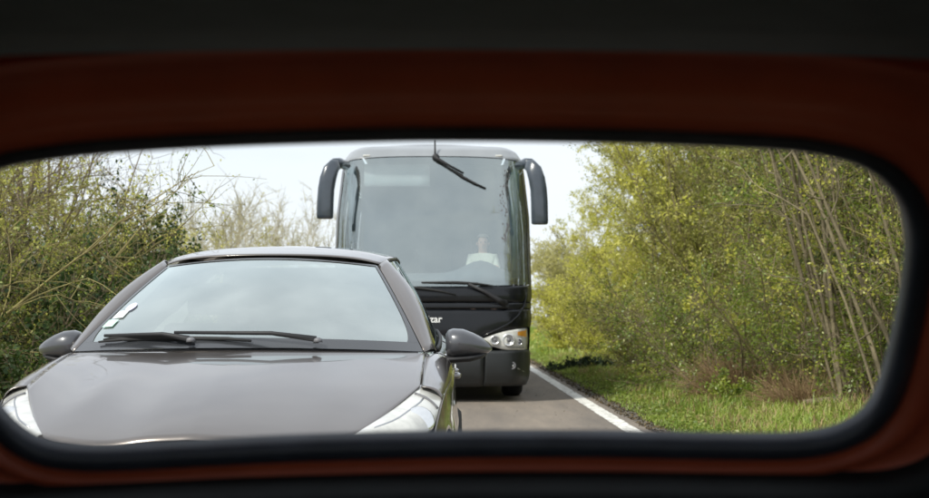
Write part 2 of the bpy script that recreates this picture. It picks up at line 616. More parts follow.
def tubes_np(paths, r0, r1, sides):
    n, P, _ = paths.shape
    t = np.zeros_like(paths)
    t[:, 1:-1] = paths[:, 2:] - paths[:, :-2]
    t[:, 0] = paths[:, 1] - paths[:, 0]
    t[:, -1] = paths[:, -1] - paths[:, -2]
    t = unit(t)
    ref = np.where(np.abs(t[..., 2:3]) > 0.8, np.array([1.0, 0, 0]), np.array([0, 0, 1.0]))
    a = unit(np.cross(t, ref))
    b = np.cross(a, t)
    rad = r0[:, None] + (r1 - r0)[:, None] * np.linspace(0, 1, P)[None]
    ang = np.arange(sides) * 2 * np.pi / sides
    ring = (a[:, :, None] * np.cos(ang)[None, None, :, None] + b[:, :, None] * np.sin(ang)[None, None, :, None]) * rad[:, :, None, None] + paths[:, :, None]
    V = ring.reshape(-1, 3)
    base = (np.arange(n) * P * sides)[:, None, None] + (np.arange(P - 1) * sides)[None, :, None]
    j = np.arange(sides)[None, None]
    k = (np.arange(sides) + 1)[None, None] % sides
    F = np.stack([base + j, base + k, base + sides + k, base + sides + j], -1).reshape(-1, 4)
    return V, F


def at_path(paths, idx, t):
    P = paths.shape[1]
    s = np.clip(t, 0, 0.9999) * (P - 1)
    i = s.astype(int)
    fr = (s - i)[:, None]
    p0, p1 = paths[idx, i], paths[idx, i + 1]
    return p0 * (1 - fr) + p1 * fr, unit(p1 - p0)


def leaves_np(g, pos, size, aspect, dirs, var):
    n = len(pos)
    d = unit(dirs + g.normal(0, 0.7, (n, 3)))
    s = unit(np.cross(d, g.normal(0, 1, (n, 3))))
    L_ = (size * g.uniform(0.6, 1.35, n))[:, None]
    mid = pos + d * L_ * 0.5
    nn = np.cross(d, s) * L_ * 0.08
    V = np.stack([pos, mid + s * L_ * aspect * 0.5 + nn, pos + d * L_, mid - s * L_ * aspect * 0.5 + nn], 1).reshape(-1, 3)
    F = np.arange(n * 4).reshape(n, 4)
    return V, F, np.repeat(var, 4)


def plant(name, label, cat, loc, seed, h=5.0, spread=1.4, stems=7, base_r=0.35, r_stem=0.035, lean=(0, 0), n1=70, n2=500, l1=1.2, l2=0.5,
          leaves=8000, size=0.05, aspect=0.6, leaf='leaf_green', bark='bark_olive', grav0=0.05, grav1=0.02, grav2=0.0, wander=0.12,
          t0=0.2, group=None, out1=0.9, leaf_lo=0.0, flat_dir=None, trunk_name='trunk', crown_name='crown', clump=0.75, r2=0.0028, P0=9, up=0.3,
          low_bias=1.0):
    """a woody plant: stems, side branches and twigs as one part, its leaves as another"""
    g = np.random.default_rng(seed)
    root = empty(name, loc)
    tag(root, label, cat, group)
    ang = g.uniform(0, 2 * np.pi, stems)
    st = np.stack([np.cos(ang), np.sin(ang), np.zeros(stems)], 1) * (g.uniform(0, 1, stems)[:, None] * base_r)
    d0 = np.stack([np.cos(ang) * spread / h, np.sin(ang) * spread / h, np.ones(stems)], 1) + np.array([lean[0], lean[1], 0]) + g.normal(0, 0.05, (stems, 3))
    ln = h * g.uniform(0.72, 1.08, stems)
    p0 = polylines(g, st, d0, ln, P0, wander * 0.6, grav0)
    p0[:, 0, 2] -= 0.1
    V, F = tubes_np(p0, r_stem * g.uniform(0.6, 1.2, stems), np.full(stems, r_stem * 0.18), 6)
    parts = [(V, F)]
    i1 = g.integers(0, stems, n1)
    t1 = t0 + (1 - t0) * g.uniform(0, 1, n1) ** low_bias
    b1, dd1 = at_path(p0, i1, t1)
    o1 = unit(np.stack([g.normal(0, 1, n1), g.normal(0, 1, n1), g.normal(up, 0.5, n1)], 1))
    p1 = polylines(g, b1, dd1 * 0.5 + o1 * out1, l1 * g.uniform(0.5, 1.3, n1), 7, wander * 1.3, grav1)
    parts.append(tubes_np(p1, r_stem * 0.34 * g.uniform(0.6, 1.2, n1), np.full(n1, r_stem * 0.1), 5))
    i2 = g.integers(0, n1, n2)
    b2, dd2 = at_path(p1, i2, g.uniform(0.15, 1.0, n2))
    o2 = unit(g.normal(0, 1, (n2, 3)) + np.array([0, 0, up]))
    p2 = polylines(g, b2, dd2 * 0.6 + o2 * 0.8, l2 * g.uniform(0.4, 1.4, n2), 5, wander * 1.5, grav2)
    parts.append(tubes_np(p2, np.full(n2, r2 * 1.4), np.full(n2, r2 * 0.5), 3))
    k = 0
    VV, FF = [], []
    for V, F in parts:
        VV.append(V)
        FF.append(F + k)
        k += len(V)
    np_mesh(trunk_name, np.concatenate(VV), np.concatenate(FF), bark, root, smooth=True)
    if leaves:
        tw = g.uniform(0, 1, n2)
        wgt = np.where(p2[:, 2, 2] > leaf_lo, 0.12 + g.uniform(0, 1, n2) ** 3, 0.02)
        i3 = g.choice(n2, leaves, p=wgt / wgt.sum())
        b3, dd3 = at_path(p2, i3, g.uniform(0.1, 1.0, leaves))
        b3 = b3 + g.normal(0, size * 0.7, (leaves, 3))
        var = np.clip(clump * tw[i3] + (1 - clump) * g.uniform(0, 1, leaves), 0, 1)
        V, F, vv = leaves_np(g, b3, np.full(leaves, size), aspect, dd3 + np.array([0, 0, -0.2]), var)
        np_mesh(crown_name, V, F, leaf, root, var=vv)
    return root




# ------------------------------------------------------------------ hedge on the verge side
HB = 'plants of the leafy hedge'


def on_bank(x, y):
    return (x, y, bank(x) if abs(x) < 9.3 else bank(9.3))


# name, label, x, y, height, spread, leaf, bark, seed, extra
hedge = [
    ('leafy_shrub', 'dull olive leafy shrub in the hedge beside the bare stems', 5.0, 19.5, 5.0, 1.2, 'leaf_olive', 'bark_olive', 11, dict(leaves=15000, size=.045)),
    ('leafy_shrub', 'dark green leafy shrub behind the dry grass tussock', 5.0, 23.0, 4.6, 1.3, 'leaf_green', 'bark_olive', 12, dict(leaves=17000, size=.05, t0=.05, low_bias=1.2)),
    ('leafy_shrub', 'grey olive shrub with pale leaf tips in the middle of the hedge', 4.9, 26.5, 5.0, 1.3, 'leaf_olive', 'bark_brown', 13, dict(leaves=19000, size=.048, t0=.05, low_bias=1.2)),
    ('leafy_shrub', 'olive shrub with yellow sprays, behind the dark ivy mound', 4.9, 31.0, 5.2, 1.4, 'leaf_olive', 'bark_olive', 14, dict(leaves=19000, size=.055, t0=.03, low_bias=1.2)),
    ('leafy_shrub', 'yellow green shrub bulging out over the verge past the ivy mound', 5.0, 36.5, 5.4, 1.4, 'leaf_yellow', 'bark_olive', 15, dict(leaves=19000, size=.06, t0=.03, low_bias=1.2)),
    ('leafy_shrub', 'bright yellow green shrub with its top against the sky', 5.9, 43.0, 5.6, 1.2, 'leaf_yellow', 'bark_olive', 16, dict(leaves=19000, size=.068, t0=.03, low_bias=1.1)),
    ('leafy_shrub', 'pale yellow shrub further down the hedge, its top sloping to the sky', 5.6, 52.0, 4.4, 1.3, 'leaf_yellow', 'bark_olive', 17, dict(leaves=16000, size=.08, t0=.03, low_bias=1.2)),
    ('leafy_shrub', 'small pale yellow shrub beside the coach mirror', 5.7, 64.0, 4.2, 1.4, 'leaf_pale', 'bark_pale', 18, dict(leaves=14000, size=.10, t0=.03)),
    ('leafy_shrub', 'distant pale yellow shrub just clear of the coach flank', 5.8, 80.0, 4.6, 1.6, 'leaf_pale', 'bark_pale', 19, dict(leaves=12000, size=.13, t0=.03)),
    ('leafy_tree', 'tall green tree behind the bare stems', 7.2, 20.5, 6.8, 1.7, 'leaf_green', 'bark_brown', 21, dict(leaves=17000, size=.055)),
    ('leafy_tree', 'tall green tree with yellow sprays at the top of the window', 6.8, 25.0, 7.2, 1.8, 'leaf_green', 'bark_brown', 22, dict(leaves=19000, size=.06)),
    ('leafy_tree', 'tall olive tree filling the middle of the hedge top', 6.8, 30.5, 7.2, 1.9, 'leaf_olive', 'bark_brown', 23, dict(leaves=19000, size=.065)),
    ('leafy_tree', 'tall yellow green tree behind the bulging shrub', 6.6, 37.0, 7.6, 2.0, 'leaf_yellow', 'bark_brown', 24, dict(leaves=18000, size=.07)),
    ('leafy_tree', 'yellow green tree whose crown rises highest against the sky', 8.0, 46.0, 7.6, 1.7, 'leaf_yellow', 'bark_brown', 25, dict(leaves=16000, size=.085)),
    ('leafy_shrub', 'green shrub among the bare stems by the window corner', 5.4, 16.3, 4.2, 1.2, 'leaf_green', 'bark_olive', 26, dict(leaves=11000, size=.045, t0=.05, low_bias=1.3)),
    ('leafy_shrub', 'shrub at the rim of the view past the bare stems', 6.6, 14.8, 5.0, 1.4, 'leaf_olive', 'bark_olive', 27, dict(leaves=10000, size=.05)),
    ('leafy_tree', 'dark green tree deep behind the hedge', 8.8, 23.0, 7.2, 2.0, 'leaf_green', 'bark_brown', 28, dict(leaves=14000, size=.08)),
    ('leafy_tree', 'dull green tree deep behind the olive shrubs', 8.8, 31.0, 7.4, 2.2, 'leaf_green', 'bark_brown', 29, dict(leaves=14000, size=.09)),
]
for nm, lab, x, y, h, sp, lf, bk, sd, ex in hedge:
    kw = dict(n1=110, n2=1300, l1=1.25, l2=.55, stems=9, r_stem=.032)
    if 'tree' in nm:
        kw.update(l1=1.6, l2=.65, n1=120, n2=1400, r_stem=.05, stems=7, t0=.15)
    kw.update(ex)
    kw['leaves'] = int(kw['leaves'] * 2.2)
    kw['size'] *= .74
    kw['n2'] = int(kw['n2'] * 1.3)
    plant(nm, lab, 'tree' if 'tree' in nm else 'shrub', on_bank(x, y), sd, h=h, spread=sp, leaf=lf, bark=bk, group=HB, **kw)

# dark bushes added to darken the hedge gaps, then low growth at its foot
dk = [(6.3, 18.6, 4.2, 'dark filler bush behind the bare stems'), (6.3, 22.6, 4.6, 'dark bush added as hedge shade behind the dark green shrub'), (6.2, 27.5, 4.8, 'dark bush added as hedge shade behind the grey olive shrub'),
      (6.2, 32.8, 4.8, 'dark bush added as hedge shade behind the ivy mound'), (6.4, 39.5, 4.8, 'dark bush added as hedge shade behind the bulging shrub'), (7.6, 16.4, 4.6, 'dark bush added as hedge shade at the rim behind the bare stems')]
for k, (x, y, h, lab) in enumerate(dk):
    plant('shade_fill_bush', lab.replace('filler ', ''), 'shrub', on_bank(x, y), 300 + k, h=h, spread=1.6, stems=12, base_r=.7, r_stem=.03, n1=130, n2=1300, l1=1.1, l2=.5, leaves=17000, size=.055, leaf='leaf_shade_fill', bark='bark_brown', t0=.0, group=HB)
low = [(4.35, 21.6, 1.5, 'leaf_green', 31, 'low green bramble bush beside the dead grass tussock'), (4.45, 25.2, 1.6, 'leaf_green', 32, 'dark low bush under the grey olive shrub'),
       (4.25, 28.8, 1.5, 'leaf_olive', 33, 'low olive bush between the grey olive shrub and the ivy mound'), (4.2, 33.0, 1.7, 'leaf_olive', 34, 'low twiggy bush right behind the ivy mound'.replace('right ', '')),
       (4.0, 38.5, 1.8, 'leaf_yellow', 35, 'low yellowish bush past the ivy mound'), (4.0, 46.0, 2.0, 'leaf_yellow', 36, 'low yellow bush at the foot of the brightest shrub'), (5.3, 18.2, 1.6, 'leaf_green', 37, 'low green bush behind the bare stems')]
for x, y, h, lf, sd, lab in low:
    plant('low_bush', lab, 'shrub', on_bank(x - .3, y), sd, h=h, spread=1.5, stems=16, base_r=.9, r_stem=.014, n1=140, n2=1300, l1=.7, l2=.4, leaves=17000, size=.036 * max(1, y / 28), leaf=lf, bark='bark_brown', t0=.0, low_bias=1.2, group=HB)

# hazel-like clumps of bare stems by the window's corner
plant('bare_stemmed_tree', 'clump of slender bare grey stems leaning over the verge', 'tree', on_bank(4.55, 18.4), 41, h=5.6, spread=1.3, stems=15, base_r=.45, r_stem=.026, lean=(-.10, -.02),
      n1=80, n2=500, l1=1.1, l2=.5, leaves=6500, size=.038, leaf='leaf_green', bark='bark_grey', t0=.15, grav0=.03, wander=.13, group='bare stems in the hedge', r2=.004)
plant('bare_stemmed_tree', 'second clump of bare grey stems at the edge of the view', 'tree', on_bank(4.75, 16.6), 42, h=5.6, spread=1.5, stems=14, base_r=.5, r_stem=.028, lean=(-.06, .0),
      n1=80, n2=450, l1=1.1, l2=.5, leaves=5000, size=.038, leaf='leaf_yellow', bark='bark_grey', t0=.15, grav0=.02, wander=.14, group='bare stems in the hedge', r2=.004)
plant('bare_sapling', 'thin arching sapling with yellow leaf sprays, before the dark green shrub', 'tree', on_bank(4.3, 20.6), 43, h=3.6, spread=1.5, stems=5, base_r=.2, r_stem=.02, lean=(-.35, 0),
      n1=50, n2=260, l1=.8, l2=.4, leaves=2600, size=.05, leaf='leaf_yellow', bark='bark_olive', t0=.25, grav0=.0, group='bare stems in the hedge')

# ------------------------------------------------------------------ thicket on the other side
TB = 'plants of the tangled thicket'
thick = [
    ('tangled_shrub', 'mossy tangled shrub at the rim of the view beside the hatchback', -4.8, 14.2, 2.3, 61),
    ('tangled_shrub', 'mossy yellow tangled shrub with arching branches, next to the hatchback mirror', -4.8, 17.2, 2.4, 62),
    ('tangled_shrub', 'brown tangled shrub above the hatchback windscreen pillar', -5.2, 20.4, 2.4, 63),
    ('tangled_shrub', 'twiggy tangled shrub behind the hatchback roof corner', -6.0, 23.0, 2.0, 64),
    ('tangled_shrub', 'last mossy shrub of the thicket before the open sky', -7.8, 27.5, 1.7, 65),
]
for nm, lab, x, y, h, sd in thick:
    plant(nm, lab, 'shrub', on_bank(x, y), sd, h=h * 1.25, spread=1.5, stems=16, base_r=.6, r_stem=.022, n1=130, n2=1000, l1=1.3, l2=.5, leaves=9000, size=.026, leaf=('leaf_green' if sd in (61, 63, 65) else 'leaf_yellow'), bark='bark_moss',
          t0=.25, grav0=-.07, grav1=-.10, grav2=-.04, wander=.13, group=TB, out1=1.0, r2=.0026, up=.15)
ivy = [
    (-4.1, 14.6, 1.7, 71, 'dark ivy bush low behind the hatchback mirror'),
    (-4.2, 17.8, 1.8, 72, 'dark ivy bush under the mossy branches'),
    (-4.6, 21.5, 2.0, 73, 'dark green ivy bush beside the windscreen pillar'),
    (-6.0, 26.5, 2.3, 74, 'dense yellow green bush rising behind the hatchback roof'),
    (-5.3, 16.0, 2.3, 78, 'taller olive bush set back behind the low ivy'),
    (-5.6, 19.6, 2.4, 79, 'olive leafy bush set back behind the brown tangled shrub'),
    (-5.8, 23.2, 2.4, 80, 'yellow green leafy bush in the depth of the thicket end'),
]
for x, y, h, sd, lab in ivy:
    plant('ivy_bush', lab, 'shrub', on_bank(x, y), sd, h=h, spread=1.5, stems=12, base_r=.8, r_stem=.03, n1=130, n2=1200, l1=.8, l2=.45, leaves=(26000 if sd < 74 else 15000), size=(.042 if sd < 74 else .034), aspect=.8, leaf=('leaf_ivy' if sd < 74 else 'leaf_olive' if sd in (78, 79) else 'leaf_yellow'), bark='bark_brown',
          t0=.02, grav0=-.02, group=TB, low_bias=1.1)
plant('leafy_shrub', 'yellow green shrub behind the tangled thicket', 'shrub', on_bank(-6.4, 30.0), 75, h=3.2, spread=1.1, n1=110, n2=1100, leaves=9000, size=.06, leaf='leaf_yellow', bark='bark_moss', t0=.05, group=TB)
plant('leafy_shrub', 'olive shrub deep behind the mossy branches', 'shrub', on_bank(-6.4, 18.5), 76, h=3.0, spread=1.6, n1=120, n2=1500, leaves=20000, size=.045, leaf='leaf_olive', bark='bark_moss', t0=.05, group=TB)
plant('leafy_shrub', 'olive shrub behind the twiggy thicket end', 'shrub', on_bank(-6.4, 24.0), 77, h=3.0, spread=1.6, n1=120, n2=1500, leaves=20000, size=.045, leaf='leaf_olive', bark='bark_moss', t0=.05, group=TB)
BT = 'bare trees against the sky'
bare = [
    (-5.0, 15.6, 4.2, 81, 'bare branching tree above the mossy thicket at the rim', .05),
    (-5.6, 18.6, 4.6, 82, 'bare tree with fine twigs above the mossy yellow shrub', .10),
    (-5.8, 22.0, 5.0, 84, 'bare tree over the brown tangled shrub', .08),
    (-6.4, 25.5, 5.2, 85, 'bare tree with crossing limbs behind the twiggy shrub', .05),
    (-7.0, 29.0, 5.6, 83, 'bare tree with long limbs slanting towards the coach', .16),
]
for x, y, h, sd, lab, ln in bare:
    plant('bare_tree', lab, 'tree', on_bank(x, y), sd, h=h, spread=1.2, stems=5, base_r=.3, r_stem=.034, lean=(ln, 0), n1=60, n2=520, l1=1.2, l2=.55, leaves=500, size=.045, leaf='leaf_yellow', bark='bark_brown', t0=.25, wander=.13, group=BT, r2=.004)
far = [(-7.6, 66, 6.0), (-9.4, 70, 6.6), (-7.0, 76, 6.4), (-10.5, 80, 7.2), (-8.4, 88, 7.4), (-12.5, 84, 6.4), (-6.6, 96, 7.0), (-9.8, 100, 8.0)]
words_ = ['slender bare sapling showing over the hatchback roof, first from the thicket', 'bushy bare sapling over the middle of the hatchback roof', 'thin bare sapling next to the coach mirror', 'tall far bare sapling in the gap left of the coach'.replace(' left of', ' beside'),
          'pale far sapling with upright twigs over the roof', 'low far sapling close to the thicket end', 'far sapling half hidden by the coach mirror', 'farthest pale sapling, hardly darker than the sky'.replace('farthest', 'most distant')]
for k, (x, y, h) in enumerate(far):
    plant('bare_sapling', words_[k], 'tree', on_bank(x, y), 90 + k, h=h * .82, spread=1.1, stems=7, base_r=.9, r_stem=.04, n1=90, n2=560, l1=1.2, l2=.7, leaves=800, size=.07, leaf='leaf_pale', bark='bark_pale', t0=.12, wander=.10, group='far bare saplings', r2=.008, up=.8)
plant('leafy_shrub', 'low rounded yellow bush just over the hatchback roof corner', 'shrub', on_bank(-6.3, 46), 99, h=2.9, spread=1.4, n1=110, n2=900, leaves=10000, size=.07, leaf='leaf_pale', bark='bark_pale', t0=.05, group=TB)


# ------------------------------------------------------------------ verge growth
def grass_patch(name, label, seed, n, x0, x1, y0, y1, hmin, hmax, w, material, side=1, dens=None):
    g = np.random.default_rng(seed)
    x = g.uniform(x0, x1, n)
    y = y0 + (y1 - y0) * g.uniform(0, 1, n) ** 1.5
    # tufts: pull towards random centres
    nc = max(4, n // 90)
    cx, cy = g.uniform(x0, x1, nc), y0 + (y1 - y0) * g.uniform(0, 1, nc) ** 1.5
    ci = g.integers(0, nc, n)
    pull = g.uniform(0, 1, n) < .55
    x = np.where(pull, cx[ci] + g.normal(0, .10, n), x)
    y = np.where(pull, cy[ci] + g.normal(0, .14, n), y)
    keep = (x > x0 - .05) & (x < x1 + .1)
    x, y, ci = x[keep], y[keep], ci[keep]
    n = len(x)
    z = np.array([bank(a) for a in x])
    th = g.uniform(.4, 1, nc)[ci]
    edge = np.clip((np.abs(x) - 2.1) / .6, .3, 1)
    far_ = np.clip((np.abs(x) - 3.2) / 1.2, 0, 1)
    h = (hmin + (hmax - hmin) * g.uniform(0, 1, n) * th) * edge * (1 + .7 * far_ * g.uniform(0, 1, nc)[ci])
    a = g.uniform(0, 2 * np.pi, n)
    ln = g.uniform(.15, .9, n) * h
    dx, dy = np.cos(a) * ln, np.sin(a) * ln
    sx, sy = -np.sin(a) * w, np.cos(a) * w
    b0 = np.stack([x - sx, y - sy, z - .01], 1)
    b1 = np.stack([x + sx, y + sy, z - .01], 1)
    m0 = np.stack([x + dx * .35 + sx * .8, y + dy * .35 + sy * .8, z + h * .65], 1)
    m1 = np.stack([x + dx * .35 - sx * .8, y + dy * .35 - sy * .8, z + h * .65], 1)
    tp = np.stack([x + dx, y + dy, z + h * .92], 1)
    tp2 = tp + np.stack([sx * .1, sy * .1, sx * 0], 1)
    V = np.stack([b0, b1, m0, m1, tp, tp2], 1).reshape(-1, 3)
    k = np.arange(n)[:, None] * 6
    F = np.concatenate([k + np.array([0, 1, 2, 3]), k + np.array([3, 2, 5, 4])], 1).reshape(-1, 4)
    tv = np.clip(.5 + .28 * np.sin(x * 2.1 + 1.3 * np.sin(y * .9)) + .25 * np.sin(y * 1.7 + x) + g.normal(0, .15, nc)[ci], 0, 1)
    var = np.repeat(np.clip(.5 * tv + .5 * g.uniform(0, 1, n), 0, 1), 6)
    o = np_mesh(name, V, F, material, None, var=var)
    tag(o, label, kind='stuff')
    return o


grass_patch('grass', 'bright green grass on the verge beside the lane', 201, 70000, 2.14, 5.6, 14.5, 46, .05, .22, .0045, 'grass_blade')
grass_patch('near_grass', 'grass of the verge beside the red car', 205, 26000, 2.14, 5.6, 4.5, 14.6, .05, .22, .0045, 'grass_blade')
grass_patch('far_grass', 'far strip of grass beside the lane', 202, 16000, 2.45, 5.2, 44, 110, .10, .34, .012, 'grass_blade')
grass_patch('dead_grass', 'straw coloured dead grass among the green', 203, 15000, 2.5, 5.2, 14.5, 44, .05, .24, .004, 'dry_blade')
grass_patch('thicket_grass', 'grass under the tangled thicket', 204, 9000, -4.6, -3.1, 12, 40, .06, .26, .006, 'grass_blade')


def scatter(name, label, seed, n, x0, x1, y0, y1, size, material, zoff=.01, power=1.5, edge=None):
    g = np.random.default_rng(seed)
    x = g.uniform(x0, x1, n) if edge is None else x0 + (x1 - x0) * g.uniform(0, 1, n) ** edge
    y = y0 + (y1 - y0) * g.uniform(0, 1, n) ** power
    z = np.array([bank(a) if a > 2.3 or a < -3 else .006 for a in x]) + g.uniform(0, zoff, n)
    V, F, vv = leaves_np(g, np.stack([x, y, z], 1), np.full(n, size), .7, np.stack([g.normal(0, 1, n), g.normal(0, 1, n), g.uniform(0, .25, n)], 1) * 2, g.uniform(0, 1, n))
    tag(np_mesh(name, V, F, material, None, var=vv), label, kind='stuff')


scatter('verge_weeds', 'broad leaved weeds among the verge grass', 221, 26000, 2.3, 5.6, 14.5, 46, .034, 'leaf_weed', .10)
scatter('leaf_litter', 'dark crumbs of leaf and grit along the lane edge', 222, 11000, 1.96, 2.5, 13, 60, .026, 'litter', .02, 1.3)
scatter('stray_litter', 'thin litter of leaf crumbs strewn over the lane', 223, 800, -2.6, 2.0, 10, 45, .014, 'litter', .004, 1.2)


def tussock(name, label, cat, loc, seed, n, r, h, w, material):
    g = np.random.default_rng(seed)
    a = g.uniform(0, 2 * np.pi, n)
    rr = r * np.sqrt(g.uniform(0, 1, n))
    b = np.stack([np.cos(a) * rr * .6, np.sin(a) * rr * .6, np.zeros(n) - .02], 1)
    d = np.stack([np.cos(a) * rr / r * .8, np.sin(a) * rr / r * .8, np.ones(n)], 1) + g.normal(0, .25, (n, 3))
    p = polylines(g, b, d, h * g.uniform(.4, 1.1, n), 5, .18, -.16)
    V, F = tubes_np(p, np.full(n, w), np.full(n, w * .3), 3)
    o = np_mesh(name, V, F, material, None, var=np.repeat(np.clip(g.uniform(0, 1, n), 0, 1), 15))
    o.location = loc
    tag(o, label, cat)
    return o


tussock('dry_tussock', 'brown dead grass tussock at the foot of the dark green shrub', 'grass tussock', on_bank(3.7, 21.2), 211, 1500, .65, .72, .0045, 'dry_blade')
tussock('dry_tussock', 'smaller brown dead tussock at the foot of the bare stems', 'grass tussock', on_bank(3.95, 18.6), 212, 900, .5, .55, .004, 'dry_blade')
plant('nettle_plant', 'small leafy green weed in front of the dead grass tussock', 'plant', on_bank(3.4, 20.2), 213, h=.36, spread=.3, stems=16, base_r=.16, r_stem=.004, n1=60, n2=160, l1=.12, l2=.07, leaves=1800, size=.035, leaf='leaf_green', bark='bark_olive', t0=.2, r2=.001)
plant('ivy_mound', 'low mound of dark ivy spilling onto the lane edge', 'plant', on_bank(3.25, 33.5), 214, h=.34, spread=1.0, stems=50, base_r=.85, r_stem=.006, n1=200, n2=600, l1=.25, l2=.15, leaves=13000, size=.042, aspect=.9, leaf='ground_ivy', bark='bark_brown', t0=.05, r2=.002, grav0=-.2)
# fallen wood under the bare stems
g_ = random.Random(3)
lg = empty('fallen_branch', on_bank(4.15, 18.0))
tag(lg, 'cut dead branch lying in the grass under the bare stems', 'branch')
mobj('log', tube([(-.35, .05, .10), (-.12, .0, .12), (.12, -.03, .10), (.34, -.10, .06)], [.03, .045, .05, .03], 9), 'bark_brown', lg)
mobj('side_branch', tube([(-.25, -.08, .05), (.0, -.12, .07), (.30, -.2, .16)], [.022, .03, .02], 7), 'bark_brown', lg)
mobj('side_branch', tube([(-.05, .02, .12), (.1, .15, .2), (.2, .22, .34)], [.02, .015, .01], 6), 'bark_brown', lg)

# ------------------------------------------------------------------ the car following behind
CAR_X, CAR_Y, CAR_YAW = -0.905, 6.0, R(-2.0)


def build_following_car():
    car = empty('hatchback_car', (CAR_X, CAR_Y, 0), CAR_YAW)
    tag(car, 'taupe grey hatchback following close, in front of the black coach', 'car')
    hoodF = curve([(0, .015, .694), (.15, .02, .686), (.30, .045, .668), (.44, .10, .672), (.572, .20, .692), (.70, .525, .776), (.78, .755, .838)], [0, .2, .4, .58, .74, .9, 1])

    def hood(s, t):
        a = abs(s)
        f = hoodF(a)
        r = (.772 * a, 1.25 + .17 * a * a, .972 - .017 * a * a)
        x = f[0] + (r[0] - f[0]) * t
        y = f[1] + (r[1] - f[1]) * t
        z = f[2] + (r[2] - f[2]) * t + (.026 * (1 - a * a) + .012) * 4 * t * (1 - t) * (1 - .25 * t)
        z += .007 * math.exp(-((a - .62) / .10) ** 2) * math.sin(math.pi * min(1, t * 1.25)) ** 2
        z -= .014 * math.exp(-t * 14) * (1 - a ** 4)
        return (math.copysign(x, s), y, z)
    mobj('hood', grid(hood, 64, 28, -1, 1, 0, 1), 'taupe_paint', car, solid=.004)
    # bumper with grille
    topB = curve([(0, .0, .652), (.15, .004, .648), (.30, .03, .634), (.44, .085, .64), (.56, .17, .655), (.70, .29, .652), (.80, .42, .652), (.845, .49, .655)], [0, .15, .3, .45, .58, .75, .9, 1])

    def bump(s, t):
        a = abs(s)
        p = topB(a)
        out = .055 * math.sin(min(1, t * 1.6) * math.pi / 2) - .05 * max(0, t - .6)
        nrm = Vector((p[0] * .6, -1 + .75 * a ** 3, 0)).normalized()
        return (math.copysign(p[0] + abs(nrm.x) * out * (.8 if a < .99 else .5), s), p[1] + nrm.y * out, p[2] - (p[2] - .2) * t)
    bp = mobj('bumper', grid(bump, 48, 14, -1, 1, 0, 1), 'taupe_paint', car, solid=.006)
    mobj('upper_grille', grid(lambda u, w: (u * .42, -.068 + .22 * u * u, .60 - .07 * w), 16, 3, -1, 1), 'black_plastic', bp, solid=.02)
    mobj('lower_grille', grid(lambda u, w: (u * .5, -.070 + .20 * u * u, .42 - .14 * w), 16, 3, -1, 1), 'black_plastic', bp, solid=.02)
    mobj('number_plate', grid(lambda u, w: (u * .26, -.095, .525 - .11 * w), 4, 2, -1, 1), 'white_decal', bp, solid=.01)
    # headlights
    for sx in (-1, 1):
        top = curve([(.566, .200, .684), (.692, .53, .768), (.782, .795, .842)])
        bot = curve([(.57, .165, .660), (.812, .45, .664), (.876, .795, .806)])

        def lamp(u, w, sx=sx, lift=0.0):
            a, b = top(u), bot(u)
            p = a + (b - a) * w
            k = math.sin(math.pi * w) ** .8 * .034 * math.sin(math.pi * (.12 + .88 * u)) + lift
            return (sx * (p[0] + .6 * k), p[1] - .35 * k, p[2] + .62 * k)
        hl = mobj('headlight', grid(lamp, 22, 14), 'lens_clear', car, solid=.004)
        # bright reflector and a dark divider in the lamp
        mobj('lamp_bowl', lathe([(-.002, .002), (.0, .045), (.012, .056), (.02, .058)], 20, 'y', (0, 0, 0)), 'reflector', hl, loc=(sx * .80, .50, .728), rot=(R(-28), 0, R(22 * sx)))
        mobj('inner_trim', tube([lamp(.15 + .08 * k, .34 + .03 * math.sin(k), sx, .001) for k in range(9)], .004, 6), 'alloy', hl)
        mobj('inner_edge', tube([lamp(.80, .1 + .1 * k, sx, .003) for k in range(9)], .007, 6), 'cowl_grey', hl)
    # flanks
    shoulder = curve([(.845, .50, .668), (.872, .76, .795), (.886, 1.10, .845), (.886, 1.50, .875), (.865, 2.4, .90), (.825, 3.3, .93), (.77, 3.95, .95)], [.5, .76, 1.1, 1.5, 2.4, 3.3, 3.95])
    beltl = curve([(.785, .765, .838), (.776, 1.10, .906), (.780, 1.42, .952), (.808, 1.62, .955), (.798, 2.4, .985), (.752, 3.3, 1.02), (.69, 3.95, 1.03)], [.765, 1.1, 1.42, 1.62, 2.4, 3.3, 3.95])

    def zb(y):
        for yc in (.86, 3.42):
            if abs(y - yc) < .355:
                return max(.2, .31 + math.sqrt(max(0, .355 ** 2 - (y - yc) ** 2)))
        return .2

    def flank(sx):
        def f(y, t):
            s = shoulder(y)
            b = zb(y)
            z = s[2] + (b - s[2]) * t
            k = (s[2] - z) / .65
            x = s[0] + .014 * math.sin(min(1, k) * math.pi) - .05 * max(0, k - .7)
            x += .008 * math.exp(-((z - .62) / .03) ** 2)
            return (sx * x, y, z)
        return f

    def top_strip(sx):
        def f(y, t):
            a, b = beltl(y), shoulder(y)
            p = a + (b - a) * t
            k = .012 * math.sin(math.pi * t)
            return (sx * (p[0] + k), y, p[2] + k)
        return f
